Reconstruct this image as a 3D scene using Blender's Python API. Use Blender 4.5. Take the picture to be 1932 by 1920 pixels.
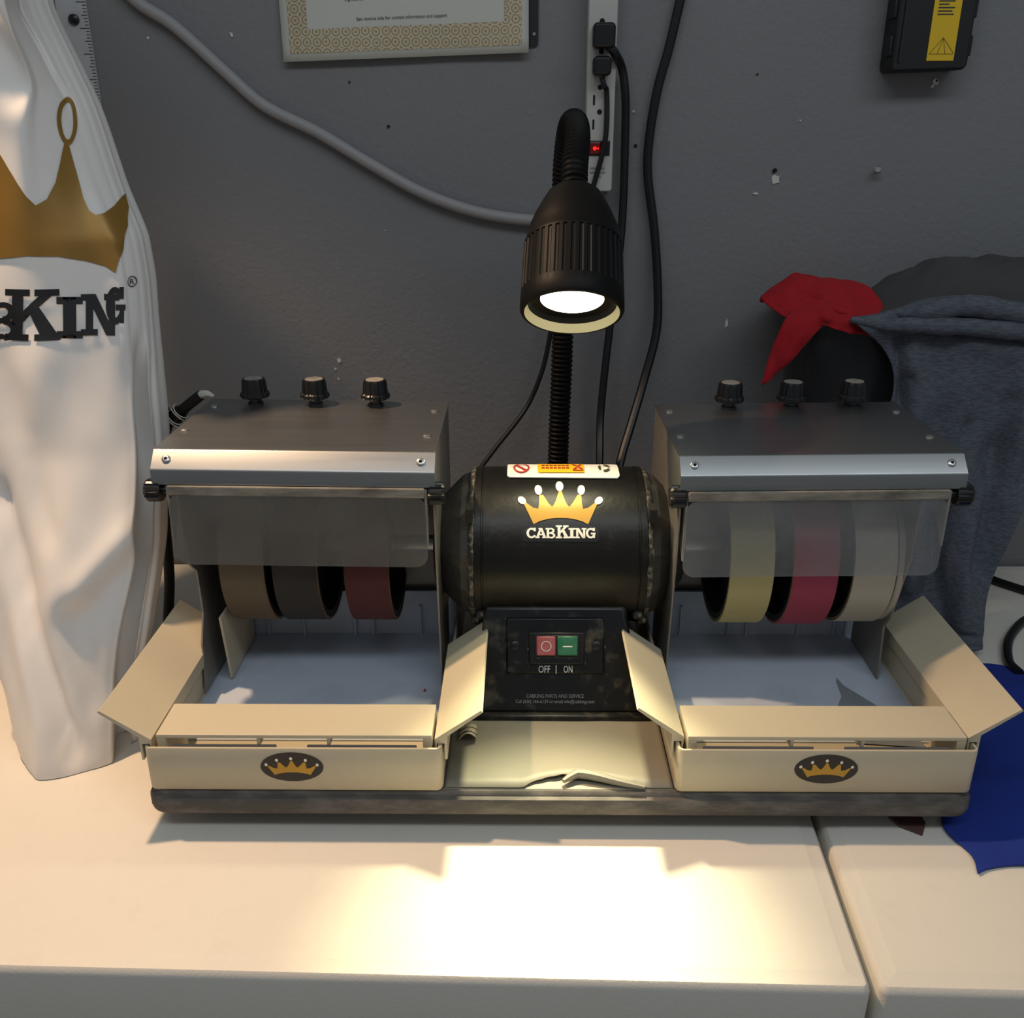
import bpy, bmesh, math, random
from mathutils import Vector, Matrix, noise
from mathutils.bvhtree import BVHTree
from mathutils.geometry import delaunay_2d_cdt

random.seed(7)
for _o in list(bpy.data.objects):
    bpy.data.objects.remove(_o)
scene = bpy.context.scene
COL = scene.collection

# ------------------------------------------------------------------ camera
PITCH, YAW, ROLL = .3824, .0102, -.0022
cam_d = bpy.data.cameras.new('camera')
cam = bpy.data.objects.new('camera', cam_d)
COL.objects.link(cam)
cp, sp, cy_, sy_ = math.cos(PITCH), math.sin(PITCH), math.cos(YAW), math.sin(YAW)
_f = Vector((-sy_ * cp, cy_ * cp, -sp))
_r = Vector((cy_, sy_, 0))
_u = _r.cross(_f)
_r2 = _r * math.cos(ROLL) + _u * math.sin(ROLL)
_u2 = _u * math.cos(ROLL) - _r * math.sin(ROLL)
_m = Matrix((_r2, _u2, -_f)).transposed().to_4x4()
_m.translation = Vector((-.0345, -.6765, .5467))
cam.matrix_world = _m
cam_d.sensor_fit = 'HORIZONTAL'
cam_d.sensor_width = 36
cam_d.lens = 36 * 1763.55 / 1932
cam_d.clip_start = .02
scene.camera = cam

# ------------------------------------------------------------------ light
scene.view_settings.view_transform = 'Standard'
scene.view_settings.look = 'None'
scene.view_settings.gamma = 1
scene.view_settings.use_curve_mapping = False
scene.view_settings.exposure = 0.0

world = bpy.data.worlds.new('world')
scene.world = world
world.use_nodes = True
bg = world.node_tree.nodes['Background']
bg.inputs[0].default_value = (.86, .93, 1.0, 1)
bg.inputs[1].default_value = .16


def light(name, kind, loc, energy, color, target=None, **kw):
    d = bpy.data.lights.new(name, kind)
    d.energy = energy
    d.color = color
    for k, v in kw.items():
        setattr(d, k, v)
    o = bpy.data.objects.new(name, d)
    COL.objects.link(o)
    o.location = loc
    if target is not None:
        o.rotation_euler = (Vector(target) - Vector(loc)).to_track_quat('-Z', 'Y').to_euler()
    return o


# cool ceiling fixture above and behind the photographer
light('ceiling_light', 'AREA', (.30, -.85, 1.75), 11, (.86, .94, 1.0), (.2, .3, .1), shape='RECTANGLE', size=2.4, size_y=.30)
# warm shaded work lamp above the hanging cover, off the top left of the picture
light('warm_lamp', 'SPOT', (-.74, .25, 1.27), 68, (1.0, .665, .40), (-.34, -.12, -.04), spot_size=math.radians(76), spot_blend=.7, shadow_soft_size=.025)

# ------------------------------------------------------------------ materials
def lin(c):
    return tuple(((v / 255 / 12.92) if v / 255 <= .04045 else ((v / 255 + .055) / 1.055) ** 2.4) for v in c) + (1,)


def M(name, rgb, rough=.5, metal=0.0, var=0.0, vscale=20, rgb2=None, bump=0.0, bscale=200, stretch=None,
      lo=.35, hi=.7, spec=.5, detail=6, coat=0.0, rough_var=0.0):
    m = bpy.data.materials.new(name)
    m.use_nodes = True
    nt = m.node_tree
    b = nt.nodes['Principled BSDF']
    b.inputs['Base Color'].default_value = lin(rgb)
    b.inputs['Roughness'].default_value = rough
    b.inputs['Metallic'].default_value = metal
    b.inputs['Specular IOR Level'].default_value = spec
    b.inputs['Coat Weight'].default_value = coat
    if var or bump or rough_var:
        tc = nt.nodes.new('ShaderNodeTexCoord')
        mp = nt.nodes.new('ShaderNodeMapping')
        nt.links.new(tc.outputs['Object'], mp.inputs['Vector'])
        if stretch:
            mp.inputs['Scale'].default_value = stretch
    if var or rough_var:
        n = nt.nodes.new('ShaderNodeTexNoise')
        n.inputs['Scale'].default_value = vscale
        n.inputs['Detail'].default_value = detail
        n.inputs['Roughness'].default_value = .6
        nt.links.new(mp.outputs[0], n.inputs['Vector'])
        r = nt.nodes.new('ShaderNodeValToRGB')
        r.color_ramp.elements[0].position = lo
        r.color_ramp.elements[1].position = hi
        a = lin(rgb)
        c2 = lin(rgb2) if rgb2 else tuple(v * .6 for v in a[:3]) + (1,)
        r.color_ramp.elements[0].color = a
        r.color_ramp.elements[1].color = tuple(a[i] + (c2[i] - a[i]) * var for i in range(3)) + (1,)
        nt.links.new(n.outputs['Fac'], r.inputs['Fac'])
        if var:
            nt.links.new(r.outputs[0], b.inputs['Base Color'])
        if rough_var:
            mr = nt.nodes.new('ShaderNodeMapRange')
            mr.inputs['To Min'].default_value = max(.05, rough - rough_var)
            mr.inputs['To Max'].default_value = min(1, rough + rough_var)
            nt.links.new(n.outputs['Fac'], mr.inputs['Value'])
            nt.links.new(mr.outputs[0], b.inputs['Roughness'])
    if bump:
        n2 = nt.nodes.new('ShaderNodeTexNoise')
        n2.inputs['Scale'].default_value = bscale
        n2.inputs['Detail'].default_value = 4
        nt.links.new(mp.outputs[0], n2.inputs['Vector'])
        bp = nt.nodes.new('ShaderNodeBump')
        bp.inputs['Strength'].default_value = bump
        bp.inputs['Distance'].default_value = .002
        nt.links.new(n2.outputs['Fac'], bp.inputs['Height'])
        nt.links.new(bp.outputs[0], b.inputs['Normal'])
    return m


def M_emit(name, rgb, strength):
    m = bpy.data.materials.new(name)
    m.use_nodes = True
    b = m.node_tree.nodes['Principled BSDF']
    b.inputs['Base Color'].default_value = lin(rgb)
    b.inputs['Emission Color'].default_value = lin(rgb)
    b.inputs['Emission Strength'].default_value = strength
    return m


def M_clear(name, rgb, see, rough=.3, var=.3, tint=(255, 255, 255), vscale=14, edge=.5):
    """cloudy clear plastic: part see-through, part dusty surface"""
    m = bpy.data.materials.new(name)
    m.use_nodes = True
    nt = m.node_tree
    b = nt.nodes['Principled BSDF']
    out = nt.nodes['Material Output']
    b.inputs['Base Color'].default_value = lin(rgb)
    b.inputs['Roughness'].default_value = rough
    t = nt.nodes.new('ShaderNodeBsdfTransparent')
    t.inputs[0].default_value = lin(tint)
    tc = nt.nodes.new('ShaderNodeTexCoord')
    n = nt.nodes.new('ShaderNodeTexNoise')
    n.inputs['Scale'].default_value = vscale
    n.inputs['Detail'].default_value = 5
    nt.links.new(tc.outputs['Object'], n.inputs['Vector'])
    mr = nt.nodes.new('ShaderNodeMapRange')
    mr.inputs['From Min'].default_value = .3
    mr.inputs['From Max'].default_value = .7
    mr.inputs['To Min'].default_value = max(0, see - var * .5)
    mr.inputs['To Max'].default_value = min(1, see + var * .5)
    nt.links.new(n.outputs['Fac'], mr.inputs['Value'])
    mx = nt.nodes.new('ShaderNodeMixShader')
    nt.links.new(mr.outputs[0], mx.inputs[0])
    nt.links.new(b.outputs[0], mx.inputs[1])
    nt.links.new(t.outputs[0], mx.inputs[2])
    nt.links.new(mx.outputs[0], out.inputs['Surface'])
    return m


MAT = dict(
    wall=M('wall_paint', (129, 129, 130), .75, bump=.5, bscale=170, var=.25, vscale=6, rgb2=(117, 117, 120), spec=.25),
    floor=M('concrete', (110, 106, 100), .8, var=.4, vscale=8),
    chip=M('plaster', (205, 203, 196), .9),
    hole=M('dark_hole', (18, 17, 16), .9),
    table=M('white_table_plastic', (222, 217, 206), .5, var=.14, vscale=40, rgb2=(190, 180, 160), bump=.12, bscale=500, lo=.55, hi=.8, spec=.35),
    steel_dark=M('painted_steel', (70, 72, 75), .5, .6),
    base=M('dusty_dark_plastic', (84, 80, 76), .75, var=.6, vscale=34, rgb2=(136, 130, 124), stretch=(1, 3, 3), lo=.45, hi=.75, bump=.1, bscale=90),
    mat=M('cream_mat', (150, 146, 130), .6, var=.3, vscale=30, rgb2=(160, 150, 132)),
    film=M('dusty_film', (126, 124, 110), .55, var=.4, vscale=16, rgb2=(140, 130, 120), bump=.25, bscale=40),
    motor=M('black_enamel', (15, 14, 11), .38, spec=.4, var=.4, vscale=60, rgb2=(62, 60, 50), lo=.6, hi=.82, bump=.10, bscale=220, rough_var=.1),
    bell=M('dusty_casting', (58, 57, 54), .5, .3, var=.6, vscale=24, rgb2=(112, 108, 98), lo=.4, hi=.75, bump=.2, bscale=120),
    crust=M('grinding_crust', (46, 44, 38), .8, var=.9, vscale=130, rgb2=(150, 145, 125), lo=.5, hi=.72, bump=.6, bscale=160),
    black=M('black_plastic', (24, 24, 25), .32, var=.25, vscale=70, rgb2=(70, 68, 62), lo=.62, hi=.85, spec=.5),
    blackstand=M('grimy_black_plastic', (14, 14, 14), .36, var=.8, vscale=48, rgb2=(100, 96, 80), lo=.54, hi=.82, rough_var=.15),
    rubber=M('black_rubber', (28, 27, 26), .6),
    lampblack=M('lamp_black', (15, 15, 15), .5, var=.5, vscale=300, rgb2=(140, 138, 130), lo=.76, hi=.8, spec=.15),
    cord=M('cord_black', (20, 20, 21), .38),
    cordwhite=M('cord_white', (150, 148, 148), .55),
    alu=M('brushed_aluminium', (164, 167, 168), .36, .95, var=.25, vscale=14, rgb2=(120, 118, 114), stretch=(.4, 6, 6), rough_var=.08, lo=.4, hi=.8),
    aluside=M('dusty_aluminium', (150, 147, 142), .5, .6, var=.4, vscale=20, rgb2=(110, 106, 100)),
    rivet=M('rivet_steel', (190, 190, 188), .3, .9),
    cream=M('cream_plastic', (194, 184, 160), .45, var=.16, vscale=50, rgb2=(172, 160, 132), lo=.55, hi=.85),
    traywhite=M('white_tray_plastic', (186, 196, 210), .5, var=.4, vscale=11, rgb2=(146, 152, 160), lo=.5, hi=.75, bump=.1, bscale=80),
    sponge=M('grey_plastic', (120, 116, 112), .7),
    foam=M('dirty_foam', (150, 145, 134), .85, var=.8, vscale=45, rgb2=(74, 70, 64), stretch=(.5, 1, 2), bump=.4, bscale=120),
    guardL=M_clear('cloudy_clear_plastic', (120, 118, 113), .52, .35, .3),
    guardR=M_clear('scuffed_clear_plastic', (150, 153, 156), .70, .3, .2),
    guardedge=M_clear('clear_plastic_edge', (170, 168, 160), .35, .3, .1),
    gold=M('gold_print', (196, 150, 50), .4, .15),
    golddull=M('gold_vinyl_print', (148, 112, 48), .34, .35),
    whiteprint=M('white_print', (240, 238, 228), .5),
    blackprint=M('black_print', (20, 21, 24), .4),
    darkink=M('dark_ink', (58, 58, 60), .7),
    redprint=M('red_print', (170, 48, 30), .6),
    yellow=M('yellow_label', (226, 186, 28), .55),
    greenprint=M('olive_print', (62, 66, 42), .6),
    redbtn=M('red_button', (176, 84, 88), .35, var=.3, vscale=90, rgb2=(200, 150, 148)),
    greenbtn=M('green_button', (38, 104, 74), .25, var=.3, vscale=90, rgb2=(110, 150, 130)),
    vinyl=M('white_vinyl', (232, 229, 225), .42, var=.25, vscale=9, rgb2=(178, 172, 164), lo=.55, hi=.8, bump=.05, bscale=60),
    ruler=M('steel_ruler', (196, 198, 200), .5, .15, var=.3, vscale=40),
    paper=M('certificate_paper', (196, 196, 186), .7),
    strip=M('strip_plastic', (186, 184, 178), .5),
    case=M('case_black', (22, 22, 23), .5),
    silver=M('silver_print', (150, 152, 155), .35, .4),
    bin=M_clear('smoky_plastic', (60, 61, 64), .72, .2, .1),
    redcloth=M('red_cotton', (168, 14, 26), .9, var=.25, vscale=60, rgb2=(110, 8, 16), bump=.25, bscale=600),
    darkcloth=M('charcoal_cotton', (70, 69, 68), .95, var=.25, vscale=40, bump=.25, bscale=500),
    shirt=M('heather_jersey', (94, 99, 108), .95, var=.6, vscale=260, rgb2=(58, 62, 72), stretch=(.35, 1, 1.6), lo=.4, hi=.6, bump=.3, bscale=500),
    blue=M('blue_cotton', (22, 50, 140), .9, var=.25, vscale=40, bump=.25, bscale=600),
    leather=M('brown_leather', (92, 66, 58), .7, var=.4, vscale=90),
    bulb=M_emit('led_face', (255, 246, 214), 9.0),
    reflector=M('lamp_inner', (170, 164, 138), .35, .2),
    led=M_emit('red_pilot', (255, 30, 22), 2.2),
    redrocker=M('red_rocker', (120, 12, 14), .3),
    wheel_tan=M('worn_tan_belt', (104, 92, 74), .8, var=.4, vscale=30, rgb2=(84, 74, 60), bump=.3, bscale=500),
    wheel_dark=M('charcoal_belt', (44, 42, 39), .75, var=.3, vscale=40, rgb2=(60, 56, 50), bump=.3, bscale=500),
    wheel_maroon=M('maroon_belt', (82, 36, 36), .8, var=.3, vscale=40, rgb2=(60, 28, 28), bump=.3, bscale=500),
    wheel_yellow=M('yellow_belt', (186, 176, 124), .75, bump=.25, bscale=600),
    wheel_pink=M('pink_belt', (158, 60, 84), .75, bump=.25, bscale=600),
    wheel_white=M('white_belt', (184, 178, 164), .75, bump=.25, bscale=600),
    capwhite=M('dusty_cap', (158, 154, 146), .6, var=.6, vscale=120, rgb2=(90, 86, 80)),
    stain=M('damp_dust', (122, 130, 136), .35, var=.5, vscale=40, rgb2=(146, 152, 158)),
    brass=M('rim_edge', (140, 116, 84), .45, .5),
)


def gold_lace():
    m = bpy.data.materials.new('gold_lace_border')
    m.use_nodes = True
    nt = m.node_tree
    b = nt.nodes['Principled BSDF']
    tc = nt.nodes.new('ShaderNodeTexCoord')
    sx = nt.nodes.new('ShaderNodeSeparateXYZ')
    nt.links.new(tc.outputs['Object'], sx.inputs[0])
    cx = nt.nodes.new('ShaderNodeCombineXYZ')
    nt.links.new(sx.outputs['X'], cx.inputs['X'])
    nt.links.new(sx.outputs['Z'], cx.inputs['Y'])
    v = nt.nodes.new('ShaderNodeTexVoronoi')
    v.voronoi_dimensions = '2D'
    v.feature = 'F1'
    v.inputs['Scale'].default_value = 84
    v.inputs['Randomness'].default_value = .12
    nt.links.new(cx.outputs[0], v.inputs['Vector'])
    m1 = nt.nodes.new('ShaderNodeMath')
    m1.operation = 'MULTIPLY'
    m1.inputs[1].default_value = 21
    nt.links.new(v.outputs['Distance'], m1.inputs[0])
    m2 = nt.nodes.new('ShaderNodeMath')
    m2.operation = 'SINE'
    nt.links.new(m1.outputs[0], m2.inputs[0])
    r = nt.nodes.new('ShaderNodeValToRGB')
    r.color_ramp.elements[0].position = .0
    r.color_ramp.elements[1].position = .7
    r.color_ramp.elements[0].color = lin((196, 186, 162))
    r.color_ramp.elements[1].color = lin((158, 132, 92))
    nt.links.new(m2.outputs[0], r.inputs['Fac'])
    nt.links.new(r.outputs[0], b.inputs['Base Color'])
    b.inputs['Roughness'].default_value = .35
    b.inputs['Metallic'].default_value = .35
    return m


MAT['lace'] = gold_lace()

# ------------------------------------------------------------------ mesh helpers
WORG = {}


class MB:
    def __init__(s):
        s.v = []
        s.f = []

    def add(s, vs, fs):
        n = len(s.v)
        s.v += [Vector(v) for v in vs]
        s.f += [[i + n for i in f] for f in fs]
        return s

    def box(s, x0, x1, y0, y1, z0, z1):
        return s.add([(x, y, z) for z in (z0, z1) for y in (y0, y1) for x in (x0, x1)],
                     [(0, 2, 3, 1), (4, 5, 7, 6), (0, 1, 5, 4), (2, 6, 7, 3), (0, 4, 6, 2), (1, 3, 7, 5)])

    def prism(s, poly, axis, a, b):
        """poly: 2-D points in the two axes other than `axis` (cyclic order), extruded a..b"""
        def p(q, t):
            return {'x': (t, q[0], q[1]), 'y': (q[0], t, q[1]), 'z': (q[0], q[1], t)}[axis]
        n = len(poly)
        return s.add([p(q, a) for q in poly] + [p(q, b) for q in poly],
                     [list(range(n))[::-1], list(range(n, 2 * n))] + [(i, (i + 1) % n, n + (i + 1) % n, n + i) for i in range(n)])

    def rings(s, rings, cap0=True, cap1=True, closed=True):
        n = len(rings[0])
        vs = [p for r in rings for p in r]
        fs = []
        for k in range(len(rings) - 1):
            for i in range(n if closed else n - 1):
                j = (i + 1) % n
                fs.append((k * n + i, k * n + j, (k + 1) * n + j, (k + 1) * n + i))
        if cap0:
            fs.append(list(range(n))[::-1])
        if cap1:
            fs.append(list(range((len(rings) - 1) * n, len(rings) * n)))
        return s.add(vs, fs)

    def lathe(s, prof, o=(0, 0, 0), axis=(0, 0, 1), n=32, cap0=True, cap1=True, rf=None):
        a = Vector(axis).normalized()
        u = a.orthogonal().normalized()
        w = a.cross(u)
        o = Vector(o)
        R = []
        for (h, r) in prof:
            R.append([o + a * h + (u * math.cos(2 * math.pi * i / n) + w * math.sin(2 * math.pi * i / n)) * (r if rf is None else rf(h, r, 2 * math.pi * i / n)) for i in range(n)])
        return s.rings(R, cap0, cap1)

    def tube(s, pts, r, n=10, cap=True, rfun=None):
        pts = [Vector(p) for p in pts]
        R = []
        t0 = (pts[1] - pts[0]).normalized()
        u = t0.orthogonal().normalized()
        for i, p in enumerate(pts):
            t = (pts[min(i + 1, len(pts) - 1)] - pts[max(i - 1, 0)]).normalized()
            u = (u - t * u.dot(t)).normalized()
            w = t.cross(u)
            rr = rfun(i) if rfun else r
            R.append([p + (u * math.cos(2 * math.pi * k / n) + w * math.sin(2 * math.pi * k / n)) * rr for k in range(n)])
        return s.rings(R, cap, cap)

    def grid(s, P):
        nu, nv = len(P), len(P[0])
        return s.add([q for row in P for q in row],
                     [(i * nv + j, i * nv + j + 1, (i + 1) * nv + j + 1, (i + 1) * nv + j) for i in range(nu - 1) for j in range(nv - 1)])


def cr(pts, k):
    """Catmull-Rom through pts, k steps per span"""
    pts = [Vector(p) for p in pts]
    out = []
    for i in range(len(pts) - 1):
        p0 = pts[i - 1] if i else pts[0] * 2 - pts[1]
        p1, p2 = pts[i], pts[i + 1]
        p3 = pts[i + 2] if i + 2 < len(pts) else p2 * 2 - p1
        for j in range(k):
            t = j / k
            out.append(.5 * ((2 * p1) + (p2 - p0) * t + (2 * p0 - 5 * p1 + 4 * p2 - p3) * t * t + (3 * p1 - p0 - 3 * p2 + p3) * t ** 3))
    out.append(pts[-1])
    return out


def crgrid(rows, ku, kv):
    rr = [cr(r, kv) for r in rows]
    cols = [cr([r[j] for r in rr], ku) for j in range(len(rr[0]))]
    return [[c[i] for c in cols] for i in range(len(cols[0]))]


def polyround(corners, r, n=6, inset=0.0):
    """convex polygon (ccw) inset and with rounded corners, 2-D"""
    c = [Vector(p) for p in corners]
    m = len(c)
    if inset:
        L = []
        for i in range(m):
            a, b = c[i], c[(i + 1) % m]
            d = (b - a).normalized()
            nrm = Vector((-d.y, d.x))
            L.append((a + nrm * inset, d))
        q = []
        for i in range(m):
            (p1, d1), (p2, d2) = L[i - 1], L[i]
            den = d1.x * d2.y - d1.y * d2.x
            t = ((p2 - p1).x * d2.y - (p2 - p1).y * d2.x) / den
            q.append(p1 + d1 * t)
        c = q
        r = max(r - inset, .0004)
    out = []
    for i in range(m):
        p, a, b = c[i], c[i - 1], c[(i + 1) % m]
        da, db = (a - p).normalized(), (b - p).normalized()
        half = da.angle(db) / 2
        d = r / math.tan(half)
        cen = p + (da + db).normalized() * (r / math.sin(half))
        s0, s1 = p + da * d - cen, p + db * d - cen
        a0 = math.atan2(s0.y, s0.x)
        a1 = math.atan2(s1.y, s1.x)
        while a1 < a0:
            a1 += 2 * math.pi
        if a1 - a0 > math.pi:
            a1 -= 2 * math.pi
        for k in range(n + 1):
            t = a0 + (a1 - a0) * k / n
            out.append((cen.x + r * math.cos(t), cen.y + r * math.sin(t)))
    return out


def rect(x0, x1, y0, y1):
    return [(x0, y0), (x1, y0), (x1, y1), (x0, y1)]


def slab(corners, r, prof, n=6, cap0=True, cap1=True):
    """stack of inset rounded outlines: prof = [(inset, z), ...]"""
    mb = MB()
    mb.rings([[(x, y, z) for x, y in polyround(corners, r, n, ins)] for ins, z in prof], cap0, cap1)
    return mb


def finish(me, smooth):
    bm = bmesh.new()
    bm.from_mesh(me)
    bmesh.ops.remove_doubles(bm, verts=bm.verts, dist=1e-6)
    bmesh.ops.recalc_face_normals(bm, faces=bm.faces)
    bm.to_mesh(me)
    bm.free()
    if smooth:
        for p in me.polygons:
            p.use_smooth = True
        me.set_sharp_from_angle(angle=math.radians(smooth))


def mesh_of(name, mb, mat, origin=(0, 0, 0), smooth=35):
    o = Vector(origin)
    me = bpy.data.meshes.new(name)
    me.from_pydata([tuple(v - o) for v in mb.v], [], mb.f)
    me.materials.append(MAT[mat] if isinstance(mat, str) else mat)
    finish(me, smooth)
    return me


def link(name, data, origin, parent=None, rot=None):
    o = bpy.data.objects.new(name, data)
    COL.objects.link(o)
    origin = Vector(origin)
    WORG[o.name] = origin
    if parent is not None:
        o.parent = parent
        o.location = origin - WORG[parent.name]
    else:
        o.location = origin
    if rot:
        o.rotation_euler = rot
    return o


def build(name, mb, mat, parent=None, smooth=35, bevel=0, solid=0, subsurf=0, label=None, bottom=False, seg=2, offset=0):
    lo = Vector((min(v[i] for v in mb.v) for i in range(3)))
    hi = Vector((max(v[i] for v in mb.v) for i in range(3)))
    org = (lo + hi) / 2
    if parent is None or bottom:
        org.z = lo.z
    o = link(name, mesh_of(name, mb, mat, org, smooth), org, parent)
    if solid:
        md = o.modifiers.new('solid', 'SOLIDIFY')
        md.thickness = solid
        md.offset = offset
    if bevel:
        md = o.modifiers.new('bevel', 'BEVEL')
        md.width = bevel
        md.segments = seg
        md.limit_method = 'ANGLE'
        md.angle_limit = math.radians(40)
        md.harden_normals = False
    if subsurf:
        md = o.modifiers.new('sub', 'SUBSURF')
        md.levels = subsurf
        md.render_levels = subsurf
    if label:
        o['label'] = label
    return o


def tag(o, label, cat, group=None, kind=None):
    o['label'] = label
    if cat:
        o['category'] = cat
    if group:
        o['group'] = group
    if kind:
        o['kind'] = kind
    return o


def thing(name, loc, label, cat, group=None):
    o = link(name, None, loc)
    o.empty_display_size = .03
    return tag(o, label, cat, group)


def struct(o):
    o['kind'] = 'structure'
    return o


def text_mb(txt, width=None, height=None, place=None, align='LEFT'):
    """flat text as mesh; place(u, v) -> 3-D; width/height scale the bounding box"""
    c = bpy.data.curves.new('t', 'FONT')
    c.body = txt
    c.size = 1
    c.resolution_u = 3
    to = bpy.data.objects.new('t', c)
    COL.objects.link(to)
    dg = bpy.context.evaluated_depsgraph_get()
    me = bpy.data.meshes.new_from_object(to.evaluated_get(dg))
    xs = [v.co.x for v in me.vertices]
    ys = [v.co.y for v in me.vertices]
    x0, x1, y1 = min(xs), max(xs), max(ys)
    sx = width / (x1 - x0) if width else None
    sy = height / max(y1, 1e-6) if height else sx
    sx = sx or sy
    mb = MB()
    mb.add([place((v.co.x - x0) * sx, v.co.y * sy) for v in me.vertices], [list(p.vertices) for p in me.polygons])
    bpy.data.objects.remove(to)
    bpy.data.curves.remove(c)
    bpy.data.meshes.remove(me)
    return mb


# slab-serif capitals, drawn in a 1 x 1 box as convex pieces
def arcband(cx, cy, rx, ry, wx, wy, a0, a1, n=14):
    out = []
    for k in range(n):
        t0 = math.radians(a0 + (a1 - a0) * k / n)
        t1 = math.radians(a0 + (a1 - a0) * (k + 1) / n)
        out.append([(cx + rx * math.cos(t0), cy + ry * math.sin(t0)), (cx + rx * math.cos(t1), cy + ry * math.sin(t1)),
                    (cx + (rx - wx) * math.cos(t1), cy + (ry - wy) * math.sin(t1)), (cx + (rx - wx) * math.cos(t0), cy + (ry - wy) * math.sin(t0))])
    return out


def R(x0, x1, y0, y1):
    return [(x0, y0), (x1, y0), (x1, y1), (x0, y1)]


GL = {
    'I': [R(.28, .72, 0, 1), R(.06, .94, 0, .17), R(.06, .94, .83, 1)],
    'K': [R(.14, .36, 0, 1), R(0, .48, 0, .13), R(0, .48, .87, 1), [(.36, .36), (.36, .58), (.68, .92), (.9, .92)],
          [(.47, .56), (.62, .70), (.98, .06), (.70, .06)], R(.58, 1.0, 0, .13), R(.56, .98, .87, 1)],
    'N': [R(.12, .30, 0, 1), R(.70, .88, 0, 1), R(0, .42, 0, .15), R(.58, 1, .85, 1), R(0, .3, .85, 1),
          [(.12, 1), (.36, 1), (.88, 0), (.64, 0)]],
    'A': [[(.08, .1), (.28, .1), (.58, 1), (.40, 1)], [(.92, .1), (.70, .1), (.40, 1), (.60, 1)], R(.25, .75, .28, .43),
          R(0, .38, 0, .15), R(.60, 1, 0, .15), R(.28, .60, .86, 1)],
    'B': [R(.12, .36, 0, 1), R(0, .55, 0, .15), R(0, .55, .85, 1), R(.3, .58, .43, .58)] + arcband(.55, .26, .42, .30, .22, .16, -90, 90)
    + arcband(.52, .74, .38, .27, .21, .15, -90, 90),
    'C': arcband(.5, .5, .5, .5, .24, .18, 50, 310, 22) + [R(.72, .93, .66, 1.0), R(.70, .9, .1, .30)],
    'G': arcband(.5, .5, .5, .5, .24, .18, 50, 330, 22) + [R(.72, .93, .68, 1.0), R(.52, 1.0, .38, .53), R(.74, .94, .04, .5)],
}


def subdivide_poly(poly, step):
    """fill an outline with small triangles, fine enough to wrap a curved surface"""
    pts = []
    n = len(poly)
    for k in range(n):
        a, b = Vector(poly[k]), Vector(poly[(k + 1) % n])
        m = max(1, int(math.ceil((b - a).length / step)))
        pts += [a.lerp(b, t / m) for t in range(m)]
    nb = len(pts)
    x0, x1 = min(p.x for p in pts), max(p.x for p in pts)
    y0, y1 = min(p.y for p in pts), max(p.y for p in pts)
    nx, ny = int((x1 - x0) / step), int((y1 - y0) / step)
    for i in range(1, nx + 1):
        for k in range(1, ny + 1):
            pts.append(Vector((x0 + (x1 - x0) * i / (nx + 1), y0 + (y1 - y0) * k / (ny + 1))))
    r = delaunay_2d_cdt(pts, [], [list(range(nb))], 1, 1e-7)
    return [(v.x, v.y) for v in r[0]], [list(f) for f in r[2]]


def flat_mb(polys, place, step=None):
    mb = MB()
    for p in polys:
        if step:
            vs, fs = subdivide_poly(p, step)
        else:
            vs, fs = p, [list(range(len(p)))]
        mb.add([place(*q) for q in vs], fs)
    return mb


def glyph_polys(ch, x0, x1, y0, y1):
    return [[(x0 + (x1 - x0) * a, y0 + (y1 - y0) * b) for a, b in p] for p in GL[ch]]


def ellipse(cx, cy, rx, ry, rot=0, n=24):
    c, s = math.cos(rot), math.sin(rot)
    return [(cx + rx * math.cos(t) * c - ry * math.sin(t) * s, cy + rx * math.cos(t) * s + ry * math.sin(t) * c)
            for t in [2 * math.pi * k / n for k in range(n)]]


# the crown mark: units are thousandths of nothing in particular, centre x = 0, word baseline y = 0
_z = lambda x, y: ((x - 1030) / 7.43, (1170 - y) / 7.43)
_half = [_z(1030, 540), _z(1050, 540), _z(1090, 650), _z(1120, 712), _z(1150, 747), _z(1195, 700), _z(1275, 585), _z(1328, 592), _z(1331, 700), _z(1345, 777),
         _z(1420, 760), _z(1512, 690), _z(1545, 712), _z(1410, 980)]
_arc = [_z(1330, 940), _z(1220, 912), _z(1120, 900), _z(1030, 897)]
_right = _half + _arc
CROWN_R = _right
CROWN_L = [(-x, y) for x, y in _right][::-1]
BALLS = [ellipse(*_z(1023, 470), 7.4, 9.8), ellipse(*_z(1330, 522), 7.0, 9.2, -.2), ellipse(*_z(1570, 662), 6.2, 8.6, -.95),
         ellipse(*_z(720, 522), 7.0, 9.2, .2), ellipse(*_z(487, 660), 6.2, 8.6, .95)]
WORD = [('C', 550, 690, 1030, 1172), ('A', 672, 835, 1032, 1170), ('B', 815, 955, 1032, 1170), ('K', 958, 1140, 996, 1172),
        ('I', 1130, 1232, 1032, 1170), ('N', 1222, 1388, 1032, 1170), ('G', 1376, 1512, 1030, 1172)]


def word_polys():
    out = []
    for ch, a, b, t, bt in WORD:
        (x0, y0), (x1, y1) = _z(a, bt), _z(b, t)
        out += glyph_polys(ch, x0, x1, y0, y1)
    return out


# ------------------------------------------------------------------ setting
TZ = -.042          # table top
FLOOR = TZ - .74
WY = .578           # face of the wall
wall = struct(build('wall_back', MB().box(-2.2, 2.2, WY, WY + .1, FLOOR, 1.6), 'wall', smooth=0))
wall['label'] = 'grey painted wall with small chips and screw holes'
flo = struct(build('floor', MB().box(-2.2, 2.2, -2.2, WY, FLOOR - .05, FLOOR), 'floor', smooth=0))
flo['label'] = 'bare grey concrete floor under the tables'


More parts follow.
